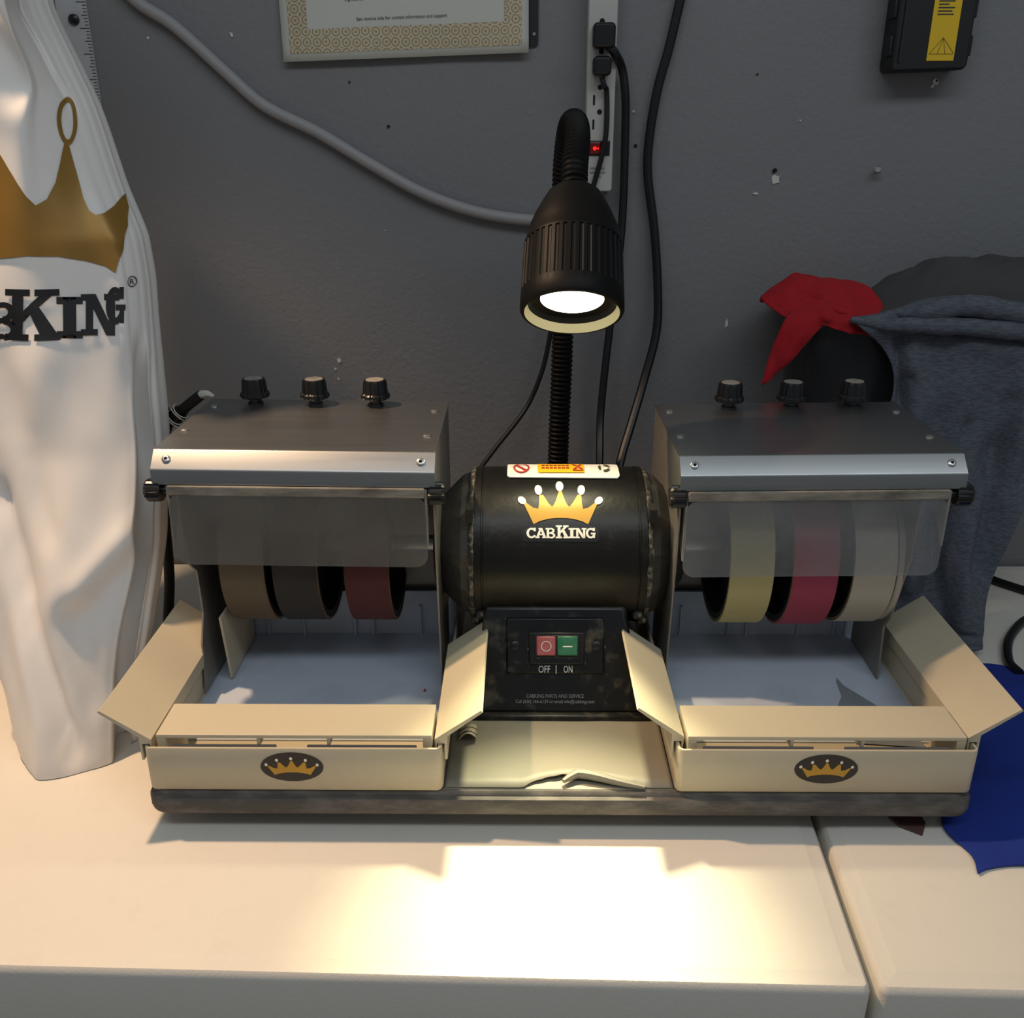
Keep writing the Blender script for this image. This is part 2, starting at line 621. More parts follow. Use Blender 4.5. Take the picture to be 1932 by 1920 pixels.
def blob(cx, cz, r, n=9, sq=1.0, y=WY - .0006, th=.0012):
    mb = MB()
    p = []
    for k in range(n):
        a = 2 * math.pi * k / n
        q = r * random.uniform(.55, 1.15)
        p.append((cx + q * math.cos(a), cz + q * sq * math.sin(a)))
    mb.prism(p, 'y', y - th * .5, y + th)
    return mb


for cx, cz, r, sq in ((-.4849, .6537, .0022, 1), (-.3838, .6574, .0022, 1.6), (-.2822, .2596, .003, 1.5), (-.288, .248, .002, 1), (.1036, .5711, .0018, 1),
                      (.2628, .4746, .004, .4), (.287, .492, .006, 1.1), (.4695, .6029, .004, 1.2), (.466, .598, .0025, 1), (.24, .31, .003, 2.2), (-.285, .234, .0016, 1),
                      (-.21, .43, .0012, 1), (.31, .56, .0012, 1)):
    build('paint_chip', blob(cx, cz, r, sq=sq), 'chip', wall, smooth=0)
for cx, cz, r in ((.2839, .5015, .0035), (.4703, .6045, .002), (.1036 + .004, .532, .0022), (-.246, .632, .0016), (-.2, .555, .002), (-.245, .605, .0014), (.252, .612, .0012)):
    build('nail_hole', blob(cx, cz, r, y=WY - .0012), 'hole', wall, smooth=0)

sc = MB()
sc.lathe([(0, .002), (.012, .002), (.0125, .0045), (.014, .0045), (.0152, .003)], (.4113, WY + .002, .5016), (-.1, -1, .12), 14)
tag(build('wall_screw', sc, 'rivet'), 'small silver screw left sticking out of bare grey wall', 'screw')

# ------------------------------------------------------------------ tables
def table(corners, label, legs):
    cx = sum(c[0] for c in corners) / 4
    cyy = sum(c[1] for c in corners) / 4
    t = thing('folding_table', (cx, cyy, FLOOR), label, 'table')
    prof = [(.004, TZ - .08), (0, TZ - .076), (0, TZ - .0075), (.0012, TZ - .0035), (.0035, TZ - .0012), (.007, TZ - .0008), (.0135, TZ - .0006), (.0150, TZ - .0002), (.0165, TZ)]
    build('table_top', slab(corners, .007, prof), 'table', t, smooth=30)
    for x, y in legs:
        mb = MB().tube([(x, y, FLOOR), (x, y, TZ - .08)], .014, 12)
        build('leg', mb, 'steel_dark', t)
    return t


table([(-1.45, -.128), (.2272, -.1643), (.2645, .5715), (-1.45, .5735)], 'long white plastic folding table carrying the wheel machine', [(-1.3, -.03), (.1, -.05), (-1.3, .45), (.1, .45)])
table([(.2332, -.1645), (1.55, -.193), (1.55, .5715), (.2705, .5715)], 'white plastic folding table at right, under the blue rag', [(.4, -.05), (1.4, -.05), (.4, .45), (1.4, .45)])

# ------------------------------------------------------------------ the lapidary machine
mach = thing('lapidary_machine', (0, .21, TZ), 'long grinding and polishing machine with black motor between two metal hoods', 'grinding machine')
bc = rect(-.372, .372, -.001, .44)
base = build('base_plate', slab(bc, .02, [(.006, -.023), (.001, -.021), (0, -.018), (0, -.0085), (.0015, -.0055), (.0055, -.0048), (.0075, -.001), (.009, 0)]), 'base', mach, smooth=40)
for x in (-.33, .33):
    for y in (.05, .39):
        build('rubber_foot', MB().lathe([(0, .014), (.012, .016)], (x, y, TZ), n=20), 'rubber', base)
# cream mat and the torn dusty film over it, between the two trays
build('base_mat', MB().box(-.1028, .1028, .0085, .43, -.0002, .0004), 'mat', base, smooth=0)
fv = []
NX = 60
for i in range(NX + 1):
    x = -.1026 + .2052 * i / NX
    tear = .0090
    if -.031 < x < .080:
        t = (x + .031) / .111
        tear = .0090 + .0135 * (math.sin(math.pi * min(1, t / .75)) ** .7 if t < .375 else (1 if t < .45 else max(0, (1 - t) / .55))) + .0015 * noise.noise((x * 160, 0, 0))
    row = []
    for j in range(9):
        y = tear + (.122 - tear) * j / 8
        lift = .0012
        if -.031 < x < .080 and j < 3:
            lift += (.0045, .0018, .0004)[j] * max(0, 1 - abs((x - .022) / .056)) ** .6
        row.append((x, y, .0006 + lift + .0006 * noise.noise((x * 30, y * 30, 3))))
    fv.append(row)
build('torn_film', MB().grid(fv), 'film', base, solid=.0005, label='dusty plastic film torn along its front edge')
# rolled lip of the tear
rl = cr([(.004, .0125, .006), (.012, .0185, .0068), (.019, .0215, .0072), (.034, .018, .0072), (.055, .0125, .005), (.077, .0082, .0028)], 6)
build('film_curl', MB().tube(rl, .003, 8, rfun=lambda i: .0008 + .0036 * math.sin(math.pi * min(1, (i + 3) / (len(rl) + 4))) ** .8), 'film', base, label='curled lip of the torn film')

AY, AZ = .24, .1385          # motor axis
MXC, MR = .005, .0825
mp = []
for x, r in ((-.0895, .074), (-.0885, .0805), (-.086, .0825), (-.0795, .0828), (-.079, .0815), (-.0775, .0815), (-.077, .0825), (.077, .0825), (.0775, .0815), (.079, .0815), (.0795, .0828), (.086, .0825), (.0885, .0805), (.0895, .074)):
    mp.append((x, r))
motor = build('motor_housing', MB().lathe(mp, (MXC, AY, AZ), (1, 0, 0), 72), 'motor', mach, smooth=30, label='black motor cylinder with gold crown logo')
for s in (-1, 1):
    pr = [(.0880, .0765), (.094, .0762), (.100, .074), (.122, .052), (.130, .040), (.131, .012)]
    bell = build('end_bell', MB().lathe([(a, r) for a, r in pr], (MXC, AY, AZ), (s, 0, 0), 12), 'bell', motor, smooth=20, label='dusty faceted motor end cap')
    # grime ridge around the seam
    def grime(h, r, a, s=s):
        return r + .0016 * (noise.noise((a * 9, h * 300, 5.0 * s)) + .2 * math.cos(a * 5))
    build('grime_ring', MB().lathe([(.0855, .0815), (.0875, .0825), (.0905, .0815), (.0925, .077)], (MXC, AY, AZ), (s, 0, 0), 90, False, False, grime), 'crust', motor, smooth=60, label='crusted grinding dust on the motor seam')
    build('vent_slot', MB().box(MXC + s * .0905 - .0035, MXC + s * .0905 + .0035, AY - .068, AY - .05, AZ + .052, AZ + .066), 'rubber', motor, smooth=0)
    for k in range(2):
        a = math.radians(-36 - 10 * k)
        build('bolt_head', MB().lathe([(0, .005), (.006, .005), (.0075, .0035)], (MXC + s * (.080 + .006 * k), AY - .0805 * math.cos(a), AZ + .0805 * math.sin(a)), (0, -math.cos(a), math.sin(a)), 10), 'crust', motor)
build('drive_shaft', MB().lathe([(-.352, .006), (-.352, .009), (.352, .009), (.352, .006)], (0, AY, AZ), (1, 0, 0), 16), 'rivet', mach)


def onmotor(off):
    T = ((0, 27.5), (28, 38.0), (70, 55.3), (103, 72.4), (140, 92.0))
    def f(u, v):
        v = max(v, -40)
        if v <= 0:
            a = 27.5 + v * .36
        else:
            for (v0, a0), (v1, a1) in zip(T, T[1:]):
                if v <= v1 or v1 == 140:
                    a = a0 + (a1 - a0) * (v - v0) / (v1 - v0)
                    break
        a = math.radians(a)
        r = MR + off
        return (MXC + u * .000525, AY - r * math.cos(a), AZ + r * math.sin(a))
    return f


build('crown_logo', flat_mb([CROWN_R, CROWN_L], onmotor(.0007), 6), 'gold', motor, smooth=0, label='gold crown decal')
build('crown_pearls', flat_mb(BALLS, onmotor(.0009), 5), 'whiteprint', motor, smooth=0, label='five white pearls of the crown decal')
build('logo_lettering', flat_mb(word_polys(), onmotor(.0008), 6), 'whiteprint', motor, smooth=0, label='white slab-serif word CABKING')
pad = [(-72, -4), (-66, -7), (66, -7), (72, -4), (72, 14), (66, 20), (50, 25), (25, 33), (0, 36), (-25, 33), (-50, 25), (-66, 20), (-72, 14)]
build('logo_backing', flat_mb([pad], onmotor(.0003), 6), 'blackprint', motor, smooth=0)


def ontop(off):
    def f(u, v):                                   # v in degrees round the barrel
        a = math.radians(v)
        r = MR + off
        return (u, AY - r * math.cos(a), AZ + r * math.sin(a))
    return f


lab = [(-.046, 77), (.064, 76), (.0665, 79), (.0665, 103), (.064, 106), (-.046, 106), (-.0485, 103), (-.0485, 79)]
wl = build('warning_label', flat_mb([[(x, a) for x, a in lab]], ontop(.0022), .9), 'whiteprint', motor, smooth=0, label='white warning label on top of the motor')
wl.modifiers.new('s', 'SOLIDIFY').thickness = .0012


def ringpolys(cx, cv, rx, rv, w, n=22):
    out = []
    for k in range(n):
        a, b = 2 * math.pi * k / n, 2 * math.pi * (k + 1) / n
        out.append([(cx + rx * math.cos(a), cv + rv * math.sin(a)), (cx + rx * math.cos(b), cv + rv * math.sin(b)),
                    (cx + rx * (1 - w) * math.cos(b), cv + rv * (1 - w) * math.sin(b)), (cx + rx * (1 - w) * math.cos(a), cv + rv * (1 - w) * math.sin(a))])
    return out


build('prohibition_sign', flat_mb(ringpolys(-.034, 91, .0085, 9.5, .2) + [[(-.0405, 96), (-.0385, 98), (-.0275, 86), (-.0295, 84)]], ontop(.0034)), 'redprint', motor, smooth=0)
build('caution_panel', flat_mb([R(-.017, .031, 82, 101)], ontop(.0033), .9), 'yellow', motor, smooth=0)
build('caution_lettering', flat_mb([R(-.013 + k * .0042, -.0098 + k * .0042, z, z + 2.6) for z in (88, 94) for k in range(7)], ontop(.0037)), 'redprint', motor, smooth=0)['kind'] = 'stuff'
build('caution_pictogram', flat_mb([R(.019, .030, 84, 86), [(.018, 98), (.021, 99), (.030, 88), (.028, 86)], [(.019, 87), (.022, 86), (.030, 98), (.027, 99)]], ontop(.0037)), 'redprint', motor, smooth=0)
rec = []
for k in range(3):
    a0 = k * 120 + 15
    rec += [[(.052 + .0065 * math.cos(math.radians(a)), 91 + 7.5 * math.sin(math.radians(a))), (.052 + .0065 * math.cos(math.radians(b)), 91 + 7.5 * math.sin(math.radians(b))),
             (.052 + .004 * math.cos(math.radians(b)), 91 + 4.5 * math.sin(math.radians(b))), (.052 + .004 * math.cos(math.radians(a)), 91 + 4.5 * math.sin(math.radians(a)))]
            for a, b in ((a0, a0 + 28), (a0 + 28, a0 + 56), (a0 + 56, a0 + 80))]
build('recycling_mark', flat_mb(rec, ontop(.0034)), 'greenprint', motor, smooth=0)

# stand with the switch
st = MB()
st.add([(-.080, .117, .006), (.090, .117, .006), (.090, .33, .006), (-.080, .33, .006), (-.0715, .1662, .102), (.0715, .1662, .102), (.0715, .31, .102), (-.0715, .31, .102)],
       [(0, 3, 2, 1), (4, 5, 6, 7), (0, 1, 5, 4), (1, 2, 6, 5), (2, 3, 7, 6), (3, 0, 4, 7)])
stand = build('motor_stand', st, 'blackstand', mach, bevel=.004, smooth=40, label='grimy black sloping stand with the switch')
build('stand_flange', MB().box(-.086, .096, .111, .335, .0008, .0075), 'blackstand', stand, bevel=.002, smooth=40)
SN = Vector((0, -.095, .046)).normalized()
SV = Vector((0, .046, .095)).normalized()
SO = Vector((0, .1172, .0003))


def onstand(h):
    return lambda u, v: tuple(SO + Vector((u, 0, 0)) + SV * v + SN * h)


def standbox(u0, u1, v0, v1, h0, h1):
    a, b = onstand(h0), onstand(h1)
    return MB().add([a(u0, v0), a(u1, v0), a(u1, v1), a(u0, v1), b(u0, v0), b(u1, v0), b(u1, v1), b(u0, v1)],
                    [(0, 3, 2, 1), (4, 5, 6, 7), (0, 1, 5, 4), (1, 2, 6, 5), (2, 3, 7, 6), (3, 0, 4, 7)])


build('switch_plate', standbox(-.0492, .0500, .0443, .1015, -.002, .0035), 'blackstand', stand, bevel=.0022, smooth=40)
build('switch_frame', standbox(-.0265, .0298, .0545, .0868, .002, .0062), 'black', stand, bevel=.0014, smooth=40)
build('switch_well', standbox(-.0205, .0243, .0605, .0840, .004, .0068), 'rubber', stand, bevel=.0008, smooth=40)
rb = build('off_button', standbox(-.0186, .0004, .0635, .0828, .005, .0092), 'redbtn', stand, bevel=.0012, smooth=40, label='faded red OFF button with a ring mark')
gb = build('on_button', standbox(.0024, .0228, .0635, .0830, .005, .0092), 'greenbtn', stand, bevel=.0012, smooth=40, label='green ON button')
build('off_ring_mark', flat_mb(ringpolys(-.0088, .0730, .0052, .0052, .14), onstand(.0094)), 'whiteprint', stand, smooth=0)
build('on_bar_mark', flat_mb([R(.0078, .0172, .0722, .0732)], onstand(.0094)), 'whiteprint', stand, smooth=0)
for u in (-.0400, .0419):
    s_ = build('screw', MB().lathe([(0, .0048), (.0012, .0046), (.0018, .003)], onstand(.0035)(u, .073), SN, 14), 'blackstand', stand)
    build('screw_slot', flat_mb([R(u - .0024, u + .0024, .0726, .0734), R(u - .0004, u + .0004, .0706, .0754)], onstand(.0056)), 'hole', stand, smooth=0)
build('switch_lettering', text_mb('OFF', .0117, .0069, lambda u, v: onstand(.0038)(-.0164 + u, .0463 + v)), 'whiteprint', stand, smooth=0, label='white word OFF')
build('switch_lettering', text_mb('ON', .0088, .0069, lambda u, v: onstand(.0038)(.0088 + u, .0463 + v)), 'whiteprint', stand, smooth=0, label='white word ON')
build('switch_divider', flat_mb([R(.0009, .0016, .0452, .0536)], onstand(.0038)), 'whiteprint', stand, smooth=0)
build('service_plate', standbox(-.0492, .0500, .0128, .0272, -.002, .0022), 'black', stand, bevel=.0012, smooth=40)
def grimeline(u0, v0, u1, v1, h, r=.0008):
    n = 26
    p = [onstand(h + .0004 * noise.noise((k * .7, u0 * 90, v0 * 90)))(u0 + (u1 - u0) * k / n + .0004 * noise.noise((k * .9, 3, v0 * 50)), v0 + (v1 - v0) * k / n + .0004 * noise.noise((k * .8, 7, u0 * 50))) for k in range(n + 1)]
    return MB().tube(p, r, 6, rfun=lambda k: r * (.25 + 1.1 * abs(noise.noise((k * .45, u0 * 70 + v0 * 31, 1)))))


for a in ((-.0497, .0443, .0505, .0443, .0004, .0008), (-.0497, .0443, -.0497, .1015, .0006, .0012), (.0505, .0443, .0505, .1015, .0006, .0009), (-.027, .0545, .0302, .0545, .0038, .0009), (-.027, .0545, -.027, .0868, .0038, .0010),
          (.0302, .0545, .0302, .0868, .0038, .0008), (-.0497, .0128, .0505, .0128, .0006, .0011), (-.0497, .0128, -.0497, .0272, .0006, .0014), (.0505, .0128, .0505, .0272, .0006, .0014), (-.078, .0088, .088, .0088, .0002, .0012), (-.02, .0606, .0240, .0606, .0066, .0007)):
    build('grime_line', grimeline(*a), 'crust', stand, smooth=60)
build('service_lettering', text_mb('CABKING PARTS AND SERVICE', .0576, .0036, lambda u, v: onstand(.0026)(-.0287 + u, .0212 + v)), 'silver', stand, smooth=0, label='small white line of service lettering')
build('service_lettering', text_mb('Call (630) 366-6129 or email info@cabking.com', .079, .0036, lambda u, v: onstand(.0026)(-.0395 + u, .0158 + v)), 'silver', stand, smooth=0, label='small grey line with phone and mail address')


# wheels
def wheel(x0, x1, r, mat, label, opens):
    hx = (x1 + x0) / 2
    hw = (x1 - x0) / 2
    mb = MB()
    w = build('grinding_wheel', mb.lathe([(-hw, r - .0035), (-hw, r - .0006), (-hw + .0008, r), (hw - .0008, r), (hw, r - .0006), (hw, r - .0035), (hw - .001, r - .0035), (-hw + .001, r - .0035)], (hx, AY, AZ), (1, 0, 0), 72, False, False), mat, mach, label=label)
    # rubber drum: recessed web on both faces
    q = r - .0034
    drum = MB().lathe([(-hw + .0005, q), (-hw + .0005, q - .006), (-hw + .016, q - .009), (-hw + .016, .026), (-hw + .006, .022), (-hw + .006, .010),
                       (hw - .006, .010), (hw - .006, .022), (hw - .016, .026), (hw - .016, q - .009), (hw - .0005, q - .006), (hw - .0005, q)], (hx, AY, AZ), (1, 0, 0), 64, False, False)
    build('rubber_drum', drum, 'rubber', w)
    for s in (-1, 1):
        build('rim_edge', MB().lathe([(s * (hw - .0002), r - .0030), (s * (hw + .0003), r - .0024), (s * (hw + .0003), r - .0010), (s * (hw - .0002), r - .0004)], (hx, AY, AZ), (1, 0, 0), 64, False, False), 'brass', w)
    return w


wheel(-.3345, -.2905, .0812, 'wheel_tan', 'worn tan wheel band', 1)
wheel(-.2815, -.2370, .0815, 'wheel_dark', 'charcoal wheel band', 1)
wheel(-.2100, -.1658, .0815, 'wheel_maroon', 'dark maroon wheel band', 1)
wheel(.1720, .2155, .0835, 'wheel_yellow', 'pale yellow wheel band', -1)
wheel(.2340, .2785, .0850, 'wheel_pink', 'bright pink wheel band', -1)
wheel(.2945, .3365, .0820, 'wheel_white', 'off-white wheel band', -1)
build('polishing_disc', MB().lathe([(.3385, .02), (.3385, .079), (.340, .080), (.344, .080), (.345, .079), (.345, .02)], (0, AY, AZ), (1, 0, 0), 64), 'wheel_white', mach, label='thin cream polishing disc on the shaft end')

# knob prototypes shared by their copies
def kflute(n, d):
    return lambda h, r, a: r * (1 - d * max(0, math.cos(n * a)) ** 2)


kn = MB().lathe([(.008, .0150), (.0095, .0162), (.0125, .0158), (.014, .0140), (.0265, .0128), (.0285, .0118), (.0288, .0104), (.0284, .0100)], n=64, rf=lambda h, r, a: r if h > .0275 else kflute(9, .10)(h, r, a))
KNOB = mesh_of('water_knob', kn, 'black', smooth=28)
STEM = mesh_of('valve_stem', MB().lathe([(0, .0085), (.0022, .0085), (.0022, .0062), (.0085, .0062)], n=6), 'steel_dark', smooth=0)
CAP = mesh_of('knob_cap', MB().lathe([(.0280, .0100), (.0290, .0098), (.0291, .0090)], n=28), 'capwhite')
RIV = mesh_of('rivet', MB().lathe([(0, .0042), (.0012, .0040), (.0019, .0028), (.0019, .0016), (.0006, .0014)], n=16), 'rivet')
RIVHOLE = mesh_of('rivet_hole', MB().lathe([(.0007, .0014), (.0009, .0012)], n=10), 'hole')
sk = MB().lathe([(-.008, .0100), (-.006, .0112), (.005, .0112), (.0075, .0095), (.0078, .006)], axis=(1, 0, 0), n=48, rf=kflute(12, .10))
SKNOB = mesh_of('guard_knob', sk, 'black', smooth=28)
sp_ = MB().lathe([(-.012, .0045), (.012, .0045)], axis=(1, 0, 0), n=14)
SPIN = mesh_of('knob_pin', sp_, 'black')


def shear(mb, fz):
    for v in mb.v:
        v.z += fz(v.x)
    return mb


def hood(s, label):
    xo, xi = .383, .1155
    fz = (lambda x: .0115 * max(0, -.116 - x)) if s < 0 else (lambda x: -.0115 * (.383 - x))
    X0, X1 = (-xo, -xi) if s < 0 else (xi, xo)
    prof = [(.344, .265), (.1655, .265), (.1505, .2505), (.149, .237), (.1505, .237), (.152, .2497), (.1662, .2635), (.344, .2635)]
    prof = [(.344, .2665), (.1660, .2665), (.1635, .2655), (.1498, .2520), (.1482, .2495), (.1480, .2365), (.1495, .2365), (.1497, .2488), (.1508, .2508), (.1646, .2643), (.1665, .2650), (.344, .2650)]
    h = build('spray_hood', shear(MB().prism(prof, 'x', X0, X1), fz), 'alu', mach, smooth=50, label=label)
    h.modifiers.new('wn', 'WEIGHTED_NORMAL').keep_sharp = True
    # side plates
    outer = [(.150, .236), (.1535, .150), (.1685, .1365), (.170, .089), (.1555, .060), (.1545, .043), (.147, .008), (.266, .008), (.266, .055), (.342, .060), (.342, .2648), (.167, .2640), (.152, .250)]
    inner = [(.150, .236), (.152, .16), (.155, .139), (.165, .052), (.165, .008), (.266, .008), (.266, .055), (.342, .060), (.342, .2648), (.167, .2640), (.152, .250)]
    if s < 0:
        build('side_plate', shear(MB().prism(outer, 'x', -.3612, -.3594), fz), 'aluside', h, smooth=0)
        build('side_plate', shear(MB().prism(inner, 'x', -.1180, -.1164), fz), 'aluside', h, smooth=0)
        build('baffle_plate', MB().prism([(.197, .086), (.166, .0872), (.178, .0085), (.266, .0085), (.266, .086)], 'x', -.3435, -.3410), 'cream', h, smooth=0)
    else:
        build('side_plate', shear(MB().prism([(q[0], q[1]) for q in inner], 'x', .1164, .1180), fz), 'aluside', h, smooth=0)
        build('side_plate', shear(MB().prism([(.150, .236), (.153, .16), (.1756, .0845), (.1873, .0687), (.1822, .008), (.266, .008), (.266, .055), (.342, .060), (.342, .2640), (.167, .2630), (.152, .249)], 'x', .3440, .3462), fz), 'aluside', h, smooth=0)
    build('back_plate', shear(MB().box(X0 + .003, X1 - .003, .2900, .2920, .012, .2640), fz), 'aluside', h, smooth=0)
    for x, y in ((X0 + .0125, .313), (X0 + .0100, .2235), (X1 - .0125, .303), (X1 - .0125, .2135)):
        link('rivet', RIV, (x, y, .2665 + fz(x)), h)
    for x in (X0 + .0135, X1 - .0135):
        r = link('rivet', RIV, (x, .1567, .2588 + fz(x)), h, (math.radians(45), 0, 0))
        link('rivet_hole', RIVHOLE, (x, .1567, .2588 + fz(x)), h, (math.radians(45), 0, 0))
    for x in ((-.3284, -.262, -.1951) if s < 0 else (.1949, .2631, .3299)):
        k = link('water_knob', KNOB, (x, .326, .2665 + fz(x)), mach, (0, 0, random.random()))
        link('valve_stem', STEM, WORG[k.name], k, (0, 0, random.random()))
        link('knob_cap', CAP, WORG[k.name], k)
        k['label'] = 'black fluted water knob with a white cap'
    for x in (X0 - .0010, X1 + .0010):
        sg = -1 if x == X0 - .0010 else 1
        k = link('guard_knob', SKNOB, (x, .1545, .2285 + fz(x)), mach, (0, 0 if sg > 0 else math.pi, 0))
        link('knob_pin', SPIN, (x - sg * .011, .1545, .2285 + fz(x)), k) if sg > 0 else link('knob_pin', SPIN, (x - .011, .1545, .2285 + fz(x)), k)
    # hinged clear guard
    ga, gb_ = (-.369, -.1245) if s < 0 else (.1225, .369)
    zb = .1545 if s < 0 else .1475
    gp = polyround([(ga, zb), (gb_, zb), (gb_, .2280), (ga, .2280)], .012, 6)
    g = build('splash_guard', shear(MB().prism(gp, 'y', .1446, .1468), fz), 'guardL' if s < 0 else 'guardR', mach, smooth=40, bevel=.0008,
              label='dark cloudy hinged plastic guard' if s < 0 else 'scuffed clear hinged plastic guard')
    for x in (ga, gb_):
        deep = .186 if (s > 0 and x == ga) else .164
        zl = .176 if s > 0 and x == ga else .190
        build('guard_wing', shear(MB().prism([(.1468, .2345), (.1468, zl - .012), (deep, zl + .012), (deep, .2345)], 'x', x - .0011, x + .0011), fz), 'guardedge', g, smooth=0)
    build('foam_strip', shear(MB().box(ga + .001, gb_ - .001, .1440, .1480, .2268, .2362), fz), 'foam', g, smooth=0, bevel=.001)
    return h


hood(-1, 'aluminium hood over the brown, black and maroon wheels')
hood(1, 'aluminium hood over the yellow, pink and white wheels')


# ------------------------------------------------------------------ drip trays
def tray(s, label):
    """built for the right-hand side, mirrored for the left"""
    t = thing('drip_tray', (s * .235, .145, .0006), label, 'tray')

    def mir(mb):
        if s < 0:
            for v in mb.v:
                v.x = -v.x
        return mb
    tc = rect(.1035, .3668, .0043, .287)
    body = slab(tc, .006, [(.0015, .0006), (0, .0026), (0, .0448), (.0006, .0456), (.0026, .0456), (.0032, .0448), (.0034, .0068), (.0060, .0050)], 5)
    build('tray_body', mir(body), 'cream', t, smooth=40)
    build('tray_liner', mir(MB().box(.1085, .3618, .072, .2820, .0050, .0062)), 'traywhite', t, smooth=0, label='dusty grey-white tray bottom')
    rw = build('rear_wall_liner', mir(MB().box(.1080, .3622, .2790, .2830, .0062, .0610)), 'traywhite', t, smooth=0)
    for x in (.150, .205, .226, .285, .326, .340):
        build('wall_rib', mir(MB().box(x - .0012, x + .0012, .2745, .2790, .0062, .044)), 'traywhite', t, smooth=0)
    if s > 0:
        stp = [(.285, .070), (.289, .110), (.286, .130), (.297, .150), (.300, .178), (.303, .186), (.306, .170), (.318, .150), (.336, .118), (.345, .090), (.350, .064)]
        build('damp_stain', flat_mb([stp], lambda x, y: (x, y, .0064), .02), 'stain', t, smooth=0, label='dark damp stain on the tray bottom')
    # hooked splash flaps on both side walls
    pf = [(.4015, .0815), (.4032, .0793), (.3710, .0540), (.3710, .0300), (.3688, .0300), (.3688, .0468), (.3622, .0468), (.3622, .0370), (.3606, .0370), (.3600, .0515)]
    y0, y1 = (.0085, .218) if s < 0 else (.016, .232)
    build('splash_flap', mir(MB().prism(pf, 'y', y0, y1)), 'cream', t, smooth=0, bevel=.0004)
    pi_ = [(.4703 - x, z) for x, z in pf]
    y0, y1 = (.011, .176) if s < 0 else (.016, .167)
    build('splash_flap', mir(MB().prism(pi_, 'y', y0, y1)), 'cream', t, smooth=0, bevel=.0004)
    # hand rest
    hr = build('hand_rest', mir(MB().box(.1125, .3560, .0098, .0585, .0523, .0562)), 'cream', t, smooth=0, bevel=.0008)
    for a, b in ((.1125, .1205), (.3480, .3560)):
        build('rest_leg', mir(MB().box(a, b, .0102, .0580, .0075, .0524)), 'cream', hr, smooth=0, bevel=.0006)
    for x in (.2040, .2660):
        build('rest_rib', mir(MB().box(x - .0013, x + .0013, .0105, .0560, .0440, .0524)), 'cream', hr, smooth=0)
    build('sponge_bar', mir(MB().box(.1260, .2230, .0085, .0105, .0380, .0462)), 'sponge', hr, smooth=0, bevel=.0008)
    build('sponge_bar', mir(MB().box(.2500, .3420, .0085, .0105, .0380, .0462)), 'sponge', hr, smooth=0, bevel=.0008)
    # oval badge
    ex = -.2366 if s < 0 else .2346
    em = build('oval_badge', MB().prism(ellipse(ex, .0268, .0278, .0152, 0, 40), 'y', .0036, .0043), 'black', t, smooth=0, label='black oval badge with gold crown')
    k = .00031
    ins = lambda y: (lambda u, v: (ex + u * k, y, .0125 + v * k * .82 - .0005))
    build('badge_crown', flat_mb([CROWN_R, CROWN_L], ins(.0034)), 'gold', em, smooth=0)
    build('badge_pearls', flat_mb([ellipse(sum(p[0] for p in b) / len(b), sum(p[1] for p in b) / len(b), 4.4, 6.2) for b in BALLS], ins(.00335)), 'whiteprint', em, smooth=0)
    return t


tray(-1, 'cream plastic drip tray below the brown, black and maroon wheels')
tray(1, 'cream plastic drip tray below the yellow, pink and white wheels')

# ------------------------------------------------------------------ gooseneck lamp
lamp = thing('gooseneck_lamp', (.012, .41, .0), 'lit black gooseneck work lamp rising behind the motor', 'lamp')
RC = Vector((.0122, .190, .3925))
HD = Vector((-.03, -.580, -.815)).normalized()      # where the lamp points
HB = -HD
fl = lambda h, r, a: r - (.0011 if (.019 < h < .0665 and math.cos(40 * a) > .45) else 0)
hp = [(0, .0440), (.0005, .0470), (.003, .0482), (.012, .0481), (.0189, .0479), (.0191, .0478), (.0664, .0462), (.0666, .0462), (.0690, .0461), (.0705, .0450), (.082, .0432), (.098, .0372), (.112, .0305), (.120, .0262), (.125, .0205), (.127, .0145)]
head = build('lamp_head', MB().lathe(hp, RC, HB, 280, False, True, fl), 'lampblack', lamp, smooth=40, label='black ribbed lamp head')
build('lamp_inner_ring', MB().lathe([(0, .0440), (.0085, .0412)], RC, HB, 64, False, False), 'reflector', head)
build('lamp_recess', MB().lathe([(.0085, .0412), (.0135, .0385), (.0150, .0320), (.0140, .0295)], RC, HB, 64, False, False), 'lampblack', head)
build('led_lens', MB().lathe([(.0125, .0005), (.0123, .0160), (.0128, .0250), (.0145, .0298)], RC, HB, 48, True, False), 'bulb', head, label='glowing warm white lens')
topc = RC + HB * .127
np_ = [topc - HB * .006, topc + HB * .025, (.0208, .318, .5440), (.0200, .360, .5570), (.0165, .402, .5500), (.0135, .432, .515), (.0130, .444, .46), (.0150, .436, .32), (.0120, .424, .20), (.0110, .420, .10), (.0110, .420, .012)]
path = cr(np_, 40)
# even spacing for the corrugation
L = [0]
for a, b in zip(path, path[1:]):
    L.append(L[-1] + (b - a).length)
pts, d, i = [], 0.0, 0
while d < L[-1]:
    while L[i + 1] < d:
        i += 1
    pts.append(path[i].lerp(path[i + 1], (d - L[i]) / (L[i + 1] - L[i])))
    d += .00185
build('gooseneck', MB().tube(pts, .012, 16, rfun=lambda k: (.0131, .0128, .0112)[k % 3]), 'lampblack', lamp, smooth=50, label='corrugated flexible neck')
build('lamp_foot', MB().lathe([(0, .026), (.006, .026), (.010, .018), (.03, .016), (.032, .013)], (.0110, .420, .0008), n=32), 'lampblack', lamp)
lp = RC + HB * .010
for nm, en, size, rad in (('lamp_beam', 30, 47, .018), ('lamp_glow', 3.3, 130, .018)):
    o = light(nm, 'SPOT', lp, en, (1.0, .90, .56), lp + HD, spot_size=math.radians(size), spot_blend=1.0, shadow_soft_size=rad)

